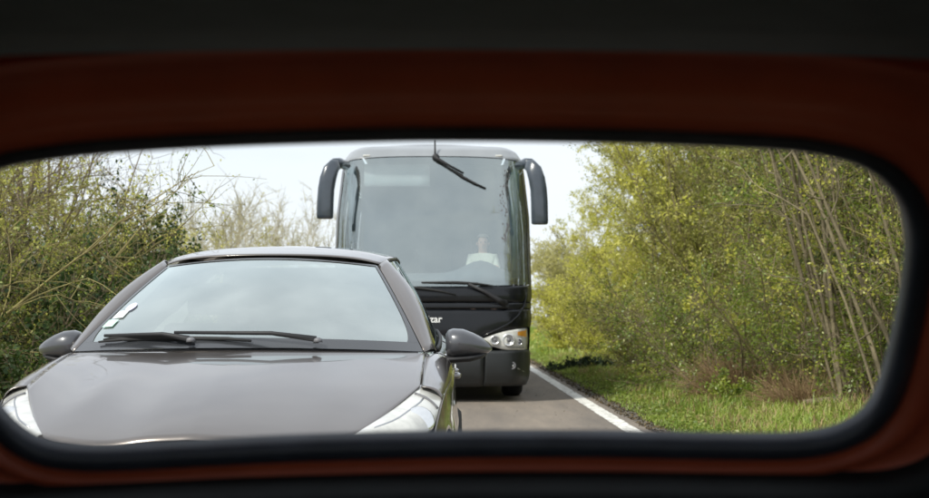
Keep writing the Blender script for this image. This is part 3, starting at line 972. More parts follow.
    for sx in (-1, 1):
        fe = join(grid(flank(sx), 40, 10, .505, 1.575), grid(top_strip(sx), 24, 5, .735, 1.575))
        fd = mobj('fender', fe, 'taupe_paint', car, solid=.004)
        mobj('side_repeater', lathe([(0, .004), (.008, .014), (.012, .004)], 12, 'x'), 'lens_clear', fd, loc=(sx * .890, 1.36, .74))
        for (n, y0, y1) in (('front_door', 1.583, 2.60), ('rear_door', 2.608, 3.30), ('rear_quarter', 3.308, 3.95)):
            d = mobj(n, join(grid(flank(sx), 24, 10, y0, y1), grid(top_strip(sx), 12, 5, y0, y1)), 'taupe_paint', car, solid=.004)
            if 'door' in n:
                mobj('handle', tube([(sx * (shoulder(y1 - .15)[0] + a_), y1 - b_, .80 + .025 * (1 - b_)) for a_, b_ in ((.0, .24), (.026, .21), (.026, .10), (.0, .07))], .012, 8), 'taupe_paint', d)
    # windscreen
    wb = lambda a: np.array((.772 * a, 1.225 + .20 * a * a, .978 - .02 * a * a))
    wt = lambda a: np.array((.507 * a, 2.06 + .14 * a * a, 1.392 - .032 * a * a))

    def ws(s, t, e=0.0):
        a = abs(s)
        p = wb(a) + (wt(a) - wb(a)) * t
        k = .030 * math.sin(math.pi * t) * (1 - .5 * a) + e
        return (math.copysign(p[0], s), p[1] - k * .45, p[2] + k * .9)
    w = mobj('windscreen', grid(ws, 40, 20, -.985, .985, .02, .985), 'car_glass', car)

    def frit(s, t):
        return ws(s, t, .003)
    bands = [grid(frit, 40, 3, -.985, .985, .0, .085), grid(frit, 30, 2, -.975, .975, .965, .985)]
    for sg in (-1, 1):
        bands.append(grid(lambda u, v, sg=sg: ws(sg * (.985 - u * (.022 + .12 * math.exp(-v * 12))), v, .003), 4, 24, 0, 1, .086, .964))
    mobj('dark_border', join(*bands), 'frit', w, smooth=True)
    mobj('round_sticker', join(([ws(-.875 + .034 * math.cos(k * math.pi / 8), .43 + .045 * math.sin(k * math.pi / 8), .006) for k in range(16)], [tuple(range(16))])), 'violet_decal', w)
    for k, (sx, t, mn) in enumerate(((-.900, .315, 'white_decal'), (-.915, .225, 'green_decal'))):
        mobj('square_sticker', grid(lambda u, v, sx=sx, t=t: ws(sx + .036 * (u - .5) * 2, t + .075 * v, .006), 3, 2), mn, w)
    # scuttle and wipers
    mobj('scuttle_panel', grid(lambda s, t: (s * .74, 1.262 + .165 * s * s - .03 + .05 * t, .966 - .016 * s * s + .012 * math.sin(math.pi * t)), 30, 4, -1, 1), 'cowl_grey', car)
    for px_, tip, b0, b1_ in ((.30, (-.30, .08), (-.86, .055), (.05, .035)), (-.22, (-.62, .075), (-.84, .075), (-.28, .05))):
        wi = empty('wiper')
        wi.parent = car
        pv = Vector(ws(px_ / .74, .015, .02))
        mid = Vector(ws((px_ * .7 + tip[0] * .3) / .74, .05, .045))
        tp = Vector(ws(tip[0] / .74, tip[1] + .01, .030))
        mobj('arm', tube([pv, pv + Vector((0, 0, .018)), mid, tp], [.014, .013, .009, .007], 8), 'black_plastic', wi)
        A, B = Vector(ws(b0[0], b0[1], .016)), Vector(ws(b1_[0], b1_[1], .016))
        mobj('blade', tube([A, A.lerp(B, .15) + Vector((0, -.004, .010)), A.lerp(B, .5) + Vector((0, -.006, .014)), A.lerp(B, .85) + Vector((0, -.004, .010)), B], [.005, .009, .011, .009, .006], 6), 'rubber', wi)
        mobj('pivot_cap', lathe([(0, .020), (.014, .018), (.020, .008)], 12, 'z'), 'cowl_grey', wi, loc=tuple(pv + Vector((.01, -.005, .004))))
    # roof
    def roof(s, t):
        a = abs(s)
        f = wt(a)
        y = f[1] + .006 + (3.72 - f[1]) * t
        zc = np.interp(y, [2.05, 2.2, 2.45, 2.8, 3.2, 3.72], [1.40, 1.424, 1.456, 1.474, 1.468, 1.41])
        x = (.515 + .045 * math.sin(math.pi * min(1, t * 1.2)) ** .6) * a
        z = zc - .036 * a * a - .026 * a ** 5
        return (math.copysign(x, s), y, z)
    rf = mobj('roof', grid(roof, 32, 30, -1, 1), 'taupe_paint', car, solid=.004)
    # pillars, side glass, rear
    edge = lambda t: roof(1, t)
    for sx in (-1, 1):
        def pill(u, v, sx=sx):
            a0 = np.array(ws(.992, v * .985))
            r0_ = np.array(beltl(1.62))
            e = np.array(edge(.10))
            b0 = r0_ + (e - r0_) * v
            b0 = b0 + np.array((.035, -.02, .03)) * math.sin(math.pi * v)
            p = a0 + (b0 - a0) * u
            k = .016 * math.sin(math.pi * u)
            return (sx * (p[0] + k), p[1] - k * .6, p[2] + k)
        mobj('windscreen_pillar', grid(pill, 6, 20), 'taupe_paint', car, solid=.004)

        def sg(u, v, sx=sx):
            b0 = np.array(beltl(1.63 + (3.55 - 1.63) * u)) - np.array((.012, 0, -.004))
            e = np.array(edge(.11 + .82 * u)) - np.array((.008, 0, .004))
            q = b0 + (e - b0) * v
            return (sx * (q[0] + .014 * math.sin(math.pi * v)), q[1], q[2])
        mobj('side_window', grid(sg, 20, 10), 'side_glass', car)
        mobj('window_surround', tube([sg(k / 12., 1.0) for k in range(13)], .011, 6), 'black_plastic', car)
        mobj('waist_trim', tube([tuple(np.array(sg(k / 12., 0.0)) + np.array((sx * .012, 0, .004))) for k in range(13)], .010, 6), 'black_plastic', car)
        for u_ in (.52,):
            mobj('door_pillar', grid(lambda a, b, u_=u_: tuple(np.array(sg(u_ + .04 * a, b)) + np.array((sx * .004, 0, 0))), 2, 8), 'black_plastic', car)
        # door mirror
        mroot = empty('door_mirror')
        mroot.parent = car
        if sx < 0:
            mroot.location = (.06, .03, -.008)
        rings = []
        for k, (x, w_, h_, yy, zz) in enumerate([(.852, .04, .045, 1.66, .990), (.862, .075, .060, 1.66, .992), (.885, .088, .066, 1.655, .994), (.93, .085, .063, 1.655, .994), (.975, .075, .052, 1.66, .988), (1.015, .058, .038, 1.67, .980), (1.045, .035, .022, 1.68, .974), (1.058, .012, .008, 1.69, .971)]):
            rings.append([(sx * x, yy + w_ * math.cos(t) * (1 if math.cos(t) < 0 else .55), zz + h_ * math.copysign(abs(math.sin(t)) ** .75, math.sin(t))) for t in [2 * math.pi * q / 20 for q in range(20)]])
        mobj('mirror_cap', loft(rings), 'mirror_dark', mroot)
        rings = []
        for x, w_, h_, yy, zz in [(.79, .05, .016, 1.66, .925), (.87, .07, .018, 1.66, .922), (.96, .072, .018, 1.665, .928), (1.01, .055, .014, 1.675, .938), (1.035, .02, .008, 1.685, .948)]:
            rings.append([(sx * x, yy + w_ * math.cos(t), zz + h_ * math.sin(t)) for t in [2 * math.pi * q / 14 for q in range(14)]])
        mobj('mirror_foot', loft(rings), 'black_plastic', mroot)
        mobj('mirror_plate', grid(lambda u, v: (sx * (.872 + .11 * u), 1.700, .955 + .07 * v), 4, 4), 'chrome', mroot)
    mobj('tailgate', grid(lambda s, t: (s * (.48 + .18 * t), 3.74 + .22 * math.sin(t * math.pi / 2) - .06 * s * s, 1.39 - .95 * t), 14, 12, -1, 1), 'taupe_paint', car, solid=.006)
    # inside: floor pan, dashboard, seats, wheel
    mobj('floor_pan', join(box(-.80, .80, .55, 3.75, .18, .40), box(-.66, .66, .30, 1.18, .40, .62)), 'black_plastic', car)
    mobj('dashboard', grid(lambda s, t: (s * .70, 1.30 + .18 * s * s * 0 + .48 * t, .935 + .02 * math.sin(t * math.pi) - .3 * max(0, t - .85)), 12, 8, -1, 1), 'cabin_dark', car, solid=.02)
    for sx in (-1, 1):
        st = mobj('front_seat', join(box(sx * .36 - .24, sx * .36 + .24, 2.05, 2.5, .42, .56), box(sx * .36 - .23, sx * .36 + .23, 2.45, 2.60, .5, 1.08)), 'cabin_dark', car, bevel=.04)
        mobj('headrest', box(sx * .36 - .12, sx * .36 + .12, 2.53, 2.62, 1.12, 1.28), 'cabin_dark', st, bevel=.03)
    sw = mobj('steering_wheel', lathe([(-.012, .175), (0, .188), (.012, .175), (0, .162), (-.012, .175)], 28, 'y'), 'black_plastic', car, loc=(.36, 1.86, .93), rot=(R(-25), 0, 0))
    for sx in (-1, 1):
        for y in (.86, 3.42):
            wheel(car, (sx * .775, y, .31), .31, .20)
    return car


build_following_car()

# ------------------------------------------------------------------ the coach
def build_coach():
    bus = empty('coach_bus', (-0.16, 21.75, 0))
    tag(bus, 'black touring coach with a tall pale windscreen, behind the grey hatchback', 'bus')

    def hw(z):
        return float(np.interp(z, [.18, .3, .7, 1.1, 1.5, 2.4, 3.0, 3.17, 3.30, 3.38], [1.215, 1.245, 1.265, 1.283, 1.290, 1.268, 1.205, 1.175, 1.10, 1.0]))

    def fy(z):
        return float(np.interp(z, [.18, .35, .66, .95, 1.5, 2.4, 3.17, 3.28, 3.34, 3.38], [.06, .02, .0, .005, .03, .14, .28, .40, .60, .95]))

    def F(x, z, e=0.0):
        w = hw(z)
        u = min(1, abs(x) / w)
        y = fy(z) + .07 * u * u + .44 * u ** 14
        # outward push e along a rough normal
        nx = math.copysign(u ** 12, x)
        n = Vector((nx * .8, -1 + .6 * u ** 14, 0)).normalized()
        return (x + n.x * e, y + n.y * e, z)

    def U(u, z, e=0.0):
        return F(u * hw(z), z, e)
    # windscreen: bottom edge bows down at the middle
    zb_ = lambda u: 1.515 - .03 * (1 - u * u)
    zt_ = lambda u: 3.17 - .055 * abs(u) ** 3
    ws = mobj('windscreen', grid(lambda u, v: U(u, zb_(u) + (zt_(u) - zb_(u)) * v), 48, 30, -.972, .972), 'bus_glass', bus)
    for sg in (-1, 1):
        # curtain of dirt spots at the edge and the dark edge of the glass
        mobj('glass_edge', grid(lambda u, v, sg=sg: U(sg * (.968 + .032 * u), zb_(1) + (zt_(1) - zb_(1)) * v, .004), 3, 24), 'bus_black', ws)
    g = np.random.default_rng(12)
    V, Fc = [], []
    for k in range(90):
        z = 2.05 + .95 * g.uniform() ** 1.1
        x = .93 + .03 * math.sin(z * 9) + g.normal(0, .022)
        r = g.uniform(.004, .012)
        k0 = len(V)
        V += [F(x + r * math.cos(t) * .7, z + r * math.sin(t) * 1.6, .003) for t in [i * math.pi / 3 for i in range(6)]]
        Fc.append(tuple(range(k0, k0 + 6)))
    sp = mobj('dirt_spots', (V, Fc), 'cowl_grey', ws)
    sp['kind'] = 'stuff'
    # nose panels
    mobj('nose_panel', grid(lambda u, v: U(u, zb_(u) - .012 - (zb_(u) - .012 - 1.285) * v, .012 * math.sin(v * math.pi)), 40, 6, -.995, .995), 'bus_black', bus, solid=.01)
    mobj('nose_panel', grid(lambda u, v: U(u, 1.272 - .072 * v, .004), 40, 3, -.995, .995), 'bus_black', bus, solid=.01)
    # lower nose: bottom edge follows the top of the headlights
    ztop = lambda x: float(np.interp(abs(x), [0, .55, .62, .85, 1.3], [.68, .70, .81, .915, .955]))
    mobj('nose_panel', grid(lambda u, v: U(u, 1.188 - (1.188 - ztop(u * hw(1.0)) - .012) * v, .012 * math.sin(v * math.pi)), 60, 8, -.995, .995), 'bus_black', bus, solid=.01)
    for sg in (-1, 1):
        # raised sweep above the lamp
        mobj('sweep_trim', tube([F(sg * x, z, .014) for x, z in [(.60, .82), (.72, .885), (.86, .945), (1.0, 1.02), (1.10, 1.11), (1.17, 1.22), (1.21, 1.38)]], [.010, .014, .016, .016, .015, .013, .006], 8), 'bus_black', bus)
        top = lambda t: (.615 + .615 * t, .805 + .14 * math.sin(t * math.pi / 2) ** .9)
        bot = lambda t: (.615 + .615 * t, .795 - .125 * math.sin(min(1, t * 1.6) * math.pi / 2))
        hl = mobj('headlight', grid(lambda t, v, sg=sg: F(sg * top(t)[0], top(t)[1] + (bot(t)[1] - top(t)[1]) * v, .016 * math.sin(math.pi * v)), 22, 10, .02, .985), 'lens_clear', bus, solid=.006)
        for (x, z, r, mn) in ((.80, .80, .062, 'reflector'), (.975, .80, .082, 'reflector'), (1.11, .775, .045, 'chrome')):
            p = F(sg * x, z, .022)
            lb = mobj('lamp_ring', lathe([(.0, r), (-.012, r * .98), (-.014, r * .8), (.0, r * .72), (.014, r * .3), (.016, .001)], 24, 'y'), mn, hl, loc=p)
            mobj('bulb_shade', lathe([(-.004, r * .34), (-.014, r * .26), (-.02, .002)], 14, 'y'), 'cowl_grey', lb)
        mobj('indicator', grid(lambda t, v, sg=sg: F(sg * (1.09 + .11 * t), .925 - .022 * (1 - t) - (.045 + .045 * t) * v, .024), 8, 4), 'amber', hl)
        mobj('lamp_cell', grid(lambda t, v, sg=sg: F(sg * (.68 + .50 * t), .725 - .008 * v - .02 * t, .021), 10, 2), 'cowl_grey', hl)
        fl = mobj('fog_lamp', lathe([(.01, .052), (-.012, .05), (-.016, .036), (0, .03), (.004, .001)], 18, 'y'), 'cowl_grey', bus, loc=F(sg * 1.02, .47, .01))
        mobj('fog_glass', lathe([(-.006, .028), (-.012, .018), (-.014, .001)], 14, 'y'), 'reflector', fl)
    for (x0, x1) in ((-1, -.535), (-.525, .525), (.535, 1)):
        mobj('bumper_section', grid(lambda u, v: U(x0 + (x1 - x0) * u, (lambda a: (min(.775 - .10 * min(1, max(0, abs(a) - .6) / .3), .67) if abs(a) > .6 else .66))((x0 + (x1 - x0) * u) * 1.25) - .005 - .455 * v, .02 * math.sin(v * math.pi) - .03 * max(0, v - .85)), 20, 10), 'bus_bumper', bus, solid=.01)
    mobj('scrape_mark', tube([F(1.045, .455, .021), F(1.10, .43, .021), F(1.16, .395, .020), F(1.205, .365, .018)], [.004, .009, .007, .003], 5), 'alloy', bus)
    mobj('tow_plate', box(-.30, .30, -.035, -.012, .36, .49), 'white_decal', bus)
    mobj('under_skirt', join(box(-1.1, 1.1, .55, 1.9, .24, .5), box(-1.1, 1.1, 3.4, 11.5, .28, .6)), 'black_plastic', bus)
    # name on the nose
    cu = bpy.data.curves.new('name_lettering', 'FONT')
    cu.body = 'irizar'
    cu.size = .128
    cu.align_x = 'CENTER'
    cu.extrude = .004
    cu.offset = .0015
    cu.materials.append(MATS['white_decal'])
    tmp = bpy.data.objects.new('lettering_source', cu)
    link(tmp)
    me = bpy.data.meshes.new_from_object(tmp.evaluated_get(bpy.context.evaluated_depsgraph_get()))
    bpy.data.objects.remove(tmp)
    tx = bpy.data.objects.new('name_lettering', me)
    link(tx, bus)
    tx.location = (-.01, F(0, 1.05)[1] - .022, 1.025)
    tx.rotation_euler = (R(92), 0, 0)
    # roof
    def top(u, v):
        z = 3.17 - .055 * abs(u) ** 3
        if v < .5:
            zz = z + .012 + (3.38 - .03 * abs(u) ** 2 - z) * (v / .5)
            return F(u * hw(min(zz, 3.38)), min(zz, 3.379))
        p = F(u * hw(3.38), 3.379)
        t = (v - .5) / .5
        return (p[0] * (1 + .0 * t), p[1] + 11 * t, 3.40 - .03 * u * u * 1.5 + .03 * math.sin(t * 3.14))
    rf = mobj('roof', grid(top, 40, 24, -1, 1), 'bus_roof', bus)
    for sg in (-1, 1):
        mobj('marker_lamp', box(sg * .86 - .045, sg * .86 + .045, F(.86, 3.19)[1] - .02, F(.86, 3.19)[1] + .02, 3.178, 3.205), 'lens_clear', rf, bevel=.008)
    mobj('air_unit', box(-.75, .75, 3.2, 5.6, 3.40, 3.52), 'bus_roof', rf, bevel=.05)
    # sides
    for sg in (-1, 1):
        def side(t, v):
            z = .3 + (3.36 - .3) * v
            y0 = fy(z) + .51
            return (sg * hw(z), y0 + (11.9 - y0) * t, z)
        sd = mobj('side_wall', join(grid(lambda t, v: side(t, v * .40), 30, 6), grid(lambda t, v: side(t, .90 + .1 * v), 30, 4)), 'bus_black', bus)
        for k in range(6):
            a, b = .005 + k * .166, .005 + k * .166 + .158
            mobj('side_window', grid(lambda t, v: side(a + (b - a) * t, .402 + .496 * v), 3, 4), 'side_glass', bus)
        # inner windscreen pillar
        mobj('windscreen_pillar', tube([F(sg * x, z, -.10) for x, z in ([(1.12, 3.08), (1.075, 2.95), (1.05, 2.75), (1.04, 2.4), (1.04, 2.05)] if sg < 0 else [(1.12, 3.08), (1.095, 2.95), (1.08, 2.75), (1.08, 2.2), (1.08, 1.6)])], [.05, .075, .075, .065, .05], 8), 'pillar_blue', bus)
        # hanging door mirror: one horn-shaped housing
        zb0 = 2.34 if sg < 0 else 2.27
        arm = mobj('mirror_arm', tube([(sg * 1.12, .30, 3.06), (sg * 1.20, .10, 3.075), (sg * 1.25, -.06, 3.05)], [.06, .068, .072], 10), 'mirror_shell', bus)
        path = [(1.19, -.05, 3.045, .06, .05), (1.245, -.10, 3.030, .085, .065), (1.295, -.13, 2.965, .10, .075), (1.330, -.14, 2.85, .106, .082), (1.352, -.14, 2.72, .106, .085), (1.362, -.14, 2.55, .108, .085), (1.366, -.14, zb0 + .05, .108, .083), (1.366, -.14, zb0 + .012, .104, .080), (1.366, -.14, zb0, .085, .065)]
        rings = []
        for i, (x, y, z, rx, ry) in enumerate(path):
            ip, iq = max(0, i - 1), min(len(path) - 1, i + 1)
            d = Vector((path[iq][0] - path[ip][0], 0, path[iq][2] - path[ip][2])).normalized()
            a = Vector((d.z, 0, -d.x))
            rings.append([tuple(Vector((x, y, z)) + a * rx * math.copysign(abs(math.cos(t)) ** .7, math.cos(t)) + Vector((0, ry * math.copysign(abs(math.sin(t)) ** .7, math.sin(t)), 0))) for t in [2 * math.pi * q / 24 for q in range(24)]])
        rings = [[(sg * p[0], p[1], p[2]) for p in r] for r in rings]
        hm = mobj('mirror_housing', loft(rings), 'mirror_shell', arm)
        mobj('mirror_plate', grid(lambda u, v: (sg * (1.285 + .15 * u), -.050, zb0 + .06 + .40 * v), 4, 6), 'chrome', hm)
    mobj('rear_wall', grid(lambda u, v: (u * 1.2, 11.92, .3 + 3.06 * v), 4, 4, -1, 1), 'bus_black', bus)
    # wipers
    def wiper(pts, rad, blade, br):
        wi = empty('wiper')
        wi.parent = bus
        mobj('arm', tube([F(x, z, e) for x, z, e in pts], rad, 8), 'black_plastic', wi)
        mobj('blade', tube([F(x, z, .03) for x, z in blade], br, 6), 'rubber', wi)
        p = pts[0]
        mobj('pivot_cap', lathe([(.02, .05), (-.02, .045), (-.035, .02)], 14, 'y'), 'black_plastic', wi, loc=F(p[0], p[1], .02))
    wiper([(.04, 3.165, .06), (.06, 3.14, .07), (.20, 3.06, .07), (.40, 2.95, .06)], [.028, .024, .016, .013],
          [(.14, 3.06), (.30, 2.965), (.40, 2.90), (.55, 2.82), (.69, 2.755)], [.007, .012, .017, .014, .008])
    wiper([(.92, 1.27, .05), (.84, 1.31, .07), (.66, 1.42, .075), (.46, 1.515, .06)], [.04, .036, .026, .02],
          [(-.14, 1.535), (.10, 1.535), (.32, 1.535), (.56, 1.522), (.78, 1.49)], [.010, .016, .02, .016, .010])
    wiper([(-.62, 1.27, .05), (-.5, 1.32, .07), (-.36, 1.38, .07), (-.24, 1.42, .05)], [.04, .036, .026, .02],
          [(-.8, 1.50), (-.4, 1.485), (-.10, 1.455), (.10, 1.425), (.30, 1.375)], [.010, .016, .02, .016, .010])
    mobj('roof_rod', tube([(.03, .28, 3.15), (.03, .30, 3.25), (.028, .34, 3.40)], [.014, .012, .010], 8), 'black_plastic', bus)
    # inside
    mobj('dashboard', grid(lambda u, v: (u * 1.08, .32 + .50 * v + .30 * u ** 4, 1.56 + .10 * math.sin(v * 2.6) + .17 * math.exp(-((u - .58) / .26) ** 2) * math.sin(v * 3.14)), 24, 8, -1, 1), 'cabin_grey', bus, solid=.02)
    mobj('floor', box(-1.15, 1.15, .5, 11.8, .84, .92), 'cabin_dark', bus)
    mobj('ceiling', box(-.95, .95, 1.1, 11.8, 3.10, 3.14), 'cabin_grey', bus)
    mobj('sun_blind', grid(lambda u, v: (-.90 + .86 * u, .46 + .12 * (1 - v) * 0 + .07 * v, 2.80 + .30 * v), 6, 4), 'blind_cloth', bus, solid=.01)
    mobj('partition', box(-1.12, 1.12, 4.2, 4.26, .92, 3.08), 'cabin_grey', bus)
    ds = mobj('driver_seat', join(box(.40, .90, 1.03, 1.53, 1.28, 1.40), box(.42, .88, 1.50, 1.64, 1.38, 1.95)), 'cabin_dark', bus, bevel=.05)
    mobj('headrest', box(.52, .78, 1.54, 1.64, 1.97, 2.16), 'cabin_dark', ds, bevel=.04)
    mobj('seat_pedestal', box(.5, .8, 1.1, 1.4, .92, 1.27), 'black_plastic', ds)
    for k in range(3):
        for x in (-.92, -.45, .45, .92):
            st = mobj('passenger_seat', join(box(x - .21, x + .21, 2.4 + k * .55, 2.6 + k * .55 + .2, 1.25, 1.36), box(x - .21, x + .21, 2.78 + k * .55, 2.88 + k * .55, 1.3, 2.05)), 'cabin_dark', bus, bevel=.04) if not (x > 0 and k == 0) else None
    sw = mobj('steering_wheel', lathe([(-.014, .22), (0, .235), (.014, .22), (0, .205), (-.014, .22)], 32, 'y'), 'black_plastic', bus, loc=(.65, .80, 1.60), rot=(R(-55), 0, 0))
    mobj('steering_column', tube([(.65, .77, 1.65), (.65, .62, 1.40)], .04, 8), 'black_plastic', bus)
    for sg in (-1, 1):
        wheel(bus, (sg * 1.09, 2.0, .50), .50, .28)
        for w_ in (1.09, .76):
            wheel(bus, (sg * w_, 8.4, .50), .50, .27)
    return bus


build_coach()


# ------------------------------------------------------------------ the coach driver
def skin_figure(name, verts, edges, radii, material, root_idx=0, parent=None):
    me = bpy.data.meshes.new(name)
    me.from_pydata(verts, edges, [])
    o = bpy.data.objects.new(name, me)
    link(o, parent)
    sk = o.modifiers.new('skin', 'SKIN')
    sk.use_smooth_shade = True
    for i, r in enumerate(radii):
        me.skin_vertices[0].data[i].radius = r if hasattr(r, '__len__') else (r, r)
        me.skin_vertices[0].data[i].use_root = (i == root_idx)
    s = o.modifiers.new('sub', 'SUBSURF')
    s.levels = s.render_levels = 2
    dg = bpy.context.evaluated_depsgraph_get()
    m2 = bpy.data.meshes.new_from_object(o.evaluated_get(dg))
    o.modifiers.clear()
    o.data = m2
    m2.materials.clear()
    m2.materials.append(MATS[material])
    return o


def build_driver():
    # seated, facing the camera (towards -y); origin on the driver's seat
    V = [(0, 0, .09), (0, -.01, .28), (0, .0, .46), (0, .0, .52), (0, -.012, .57), (0, -.03, .635), (0, -.028, .715), (0, -.01, .775)]
    E = [(i, i + 1) for i in range(7)]
    Rr = [(.15, .12), (.14, .105), (.16, .10), (.075, .07), (.066, .066), (.078, .092), (.086, .10), (.064, .076)]
    for s in (-1, 1):
        k = len(V)
        V += [(s * .175, 0, .475), (s * .215, -.08, .25), (s * .18, -.34, .24), (s * .19, -.45, .29), (s * .175, -.50, .31)]
        E += [(2, k), (k, k + 1), (k + 1, k + 2), (k + 2, k + 3), (k + 3, k + 4)]
        Rr += [(.062, .062), (.046, .046), (.034, .034), (.032, .040), (.022, .034)]
        h = k + 3
        for (dx, dy, dz) in ((-.03, -.07, .045), (-.01, -.085, .05), (.012, -.082, .045), (.03, -.07, .035)):
            q = len(V)
            b = Vector(V[h])
            V += [tuple(b + Vector((dx, dy * .6, dz * .6 + .01))), tuple(b + Vector((dx, dy, dz * .3))), tuple(b + Vector((dx, dy * .8, -.02)))]
            E += [(h + 1, q), (q, q + 1), (q + 1, q + 2)]
            Rr += [.009, .009, .008]
        q = len(V)
        b = Vector(V[h])
        V += [tuple(b + Vector((-s * .045, -.02, .02))), tuple(b + Vector((-s * .055, -.06, .03)))]
        E += [(h, q), (q, q + 1)]
        Rr += [.011, .009]
        k = len(V)
        V += [(s * .10, -.02, .06), (s * .14, -.44, .08), (s * .15, -.50, -.34), (s * .15, -.62, -.37)]
        E += [(0, k), (k, k + 1), (k + 1, k + 2), (k + 2, k + 3)]
        Rr += [(.085, .085), (.062, .062), (.042, .042), (.035, .03)]
    p = skin_figure('person', V, E, Rr, 'skin')
    p.location = (-.16 + .67, 21.75 + 1.22, 1.475)
    p.scale = (.9, .9, .9)
    tag(p, 'driver in a cream shirt sitting behind the coach windscreen, hands on the wheel', 'person')
    Vs = [(0, 0, .06), (0, -.01, .28), (0, .0, .46), (0, .0, .53)]
    Es = [(0, 1), (1, 2), (2, 3)]
    Rs = [(.165, .135), (.155, .12), (.172, .115), (.09, .085)]
    for s in (-1, 1):
        k = len(Vs)
        Vs += [(s * .175, 0, .475), (s * .215, -.08, .25), (s * .20, -.22, .245)]
        Es += [(2, k), (k, k + 1), (k + 1, k + 2)]
        Rs += [.072, .058, .05]
    skin_figure('shirt', Vs, Es, Rs, 'shirt', parent=p)
    Vt = [(0, .0, .06)]
    Et, Rt = [], [(.16, .13)]
    for s in (-1, 1):
        k = len(Vt)
        Vt += [(s * .10, -.02, .06), (s * .14, -.44, .08), (s * .15, -.50, -.30)]
        Et += [(0, k), (k, k + 1), (k + 1, k + 2)]
        Rt += [.10, .075, .058]
    skin_figure('trousers', Vt, Et, Rt, 'trousers', parent=p)
    # short hair as a cap over the skull, nose, eyes, ears, mouth
    cap = []
    hv, hf = grid(lambda u, v: (.092 * math.sin(v) * math.cos(u), -.012 + .108 * math.sin(v) * math.sin(u), .725 + .088 * math.cos(v) + (.0 if math.sin(u) > -.2 else .02 * math.sin(v))), 24, 8, 0, 2 * math.pi, 0.02, 1.15)
    mobj('hair', (hv, hf), 'hair_grey', p, solid=.012)
    mobj('nose', loft([[(x * w, -.118 - d, z - .03) for x, d in ((-1, 0), (0, 1 * o_), (1, 0))] for z, w, o_ in ((.715, .006, .008), (.695, .010, .018), (.680, .016, .026), (.674, .012, .010))]), 'skin', p)
    for s in (-1, 1):
        mobj('eye', lathe([(-.004, .002), (0, .009), (.004, .010)], 10, 'y'), 'cabin_dark', p, loc=(s * .032, -.122, .695))
        mobj('ear', lathe([(-.008, .012), (0, .026), (.010, .022)], 12, 'x'), 'skin', p, loc=(s * .088, -.015, .675))
    mobj('mouth', tube([(-.024, -.112, .618), (0, -.120, .615), (.024, -.112, .618)], [.003, .006, .003], 6), 'hair_grey', p)


build_driver()

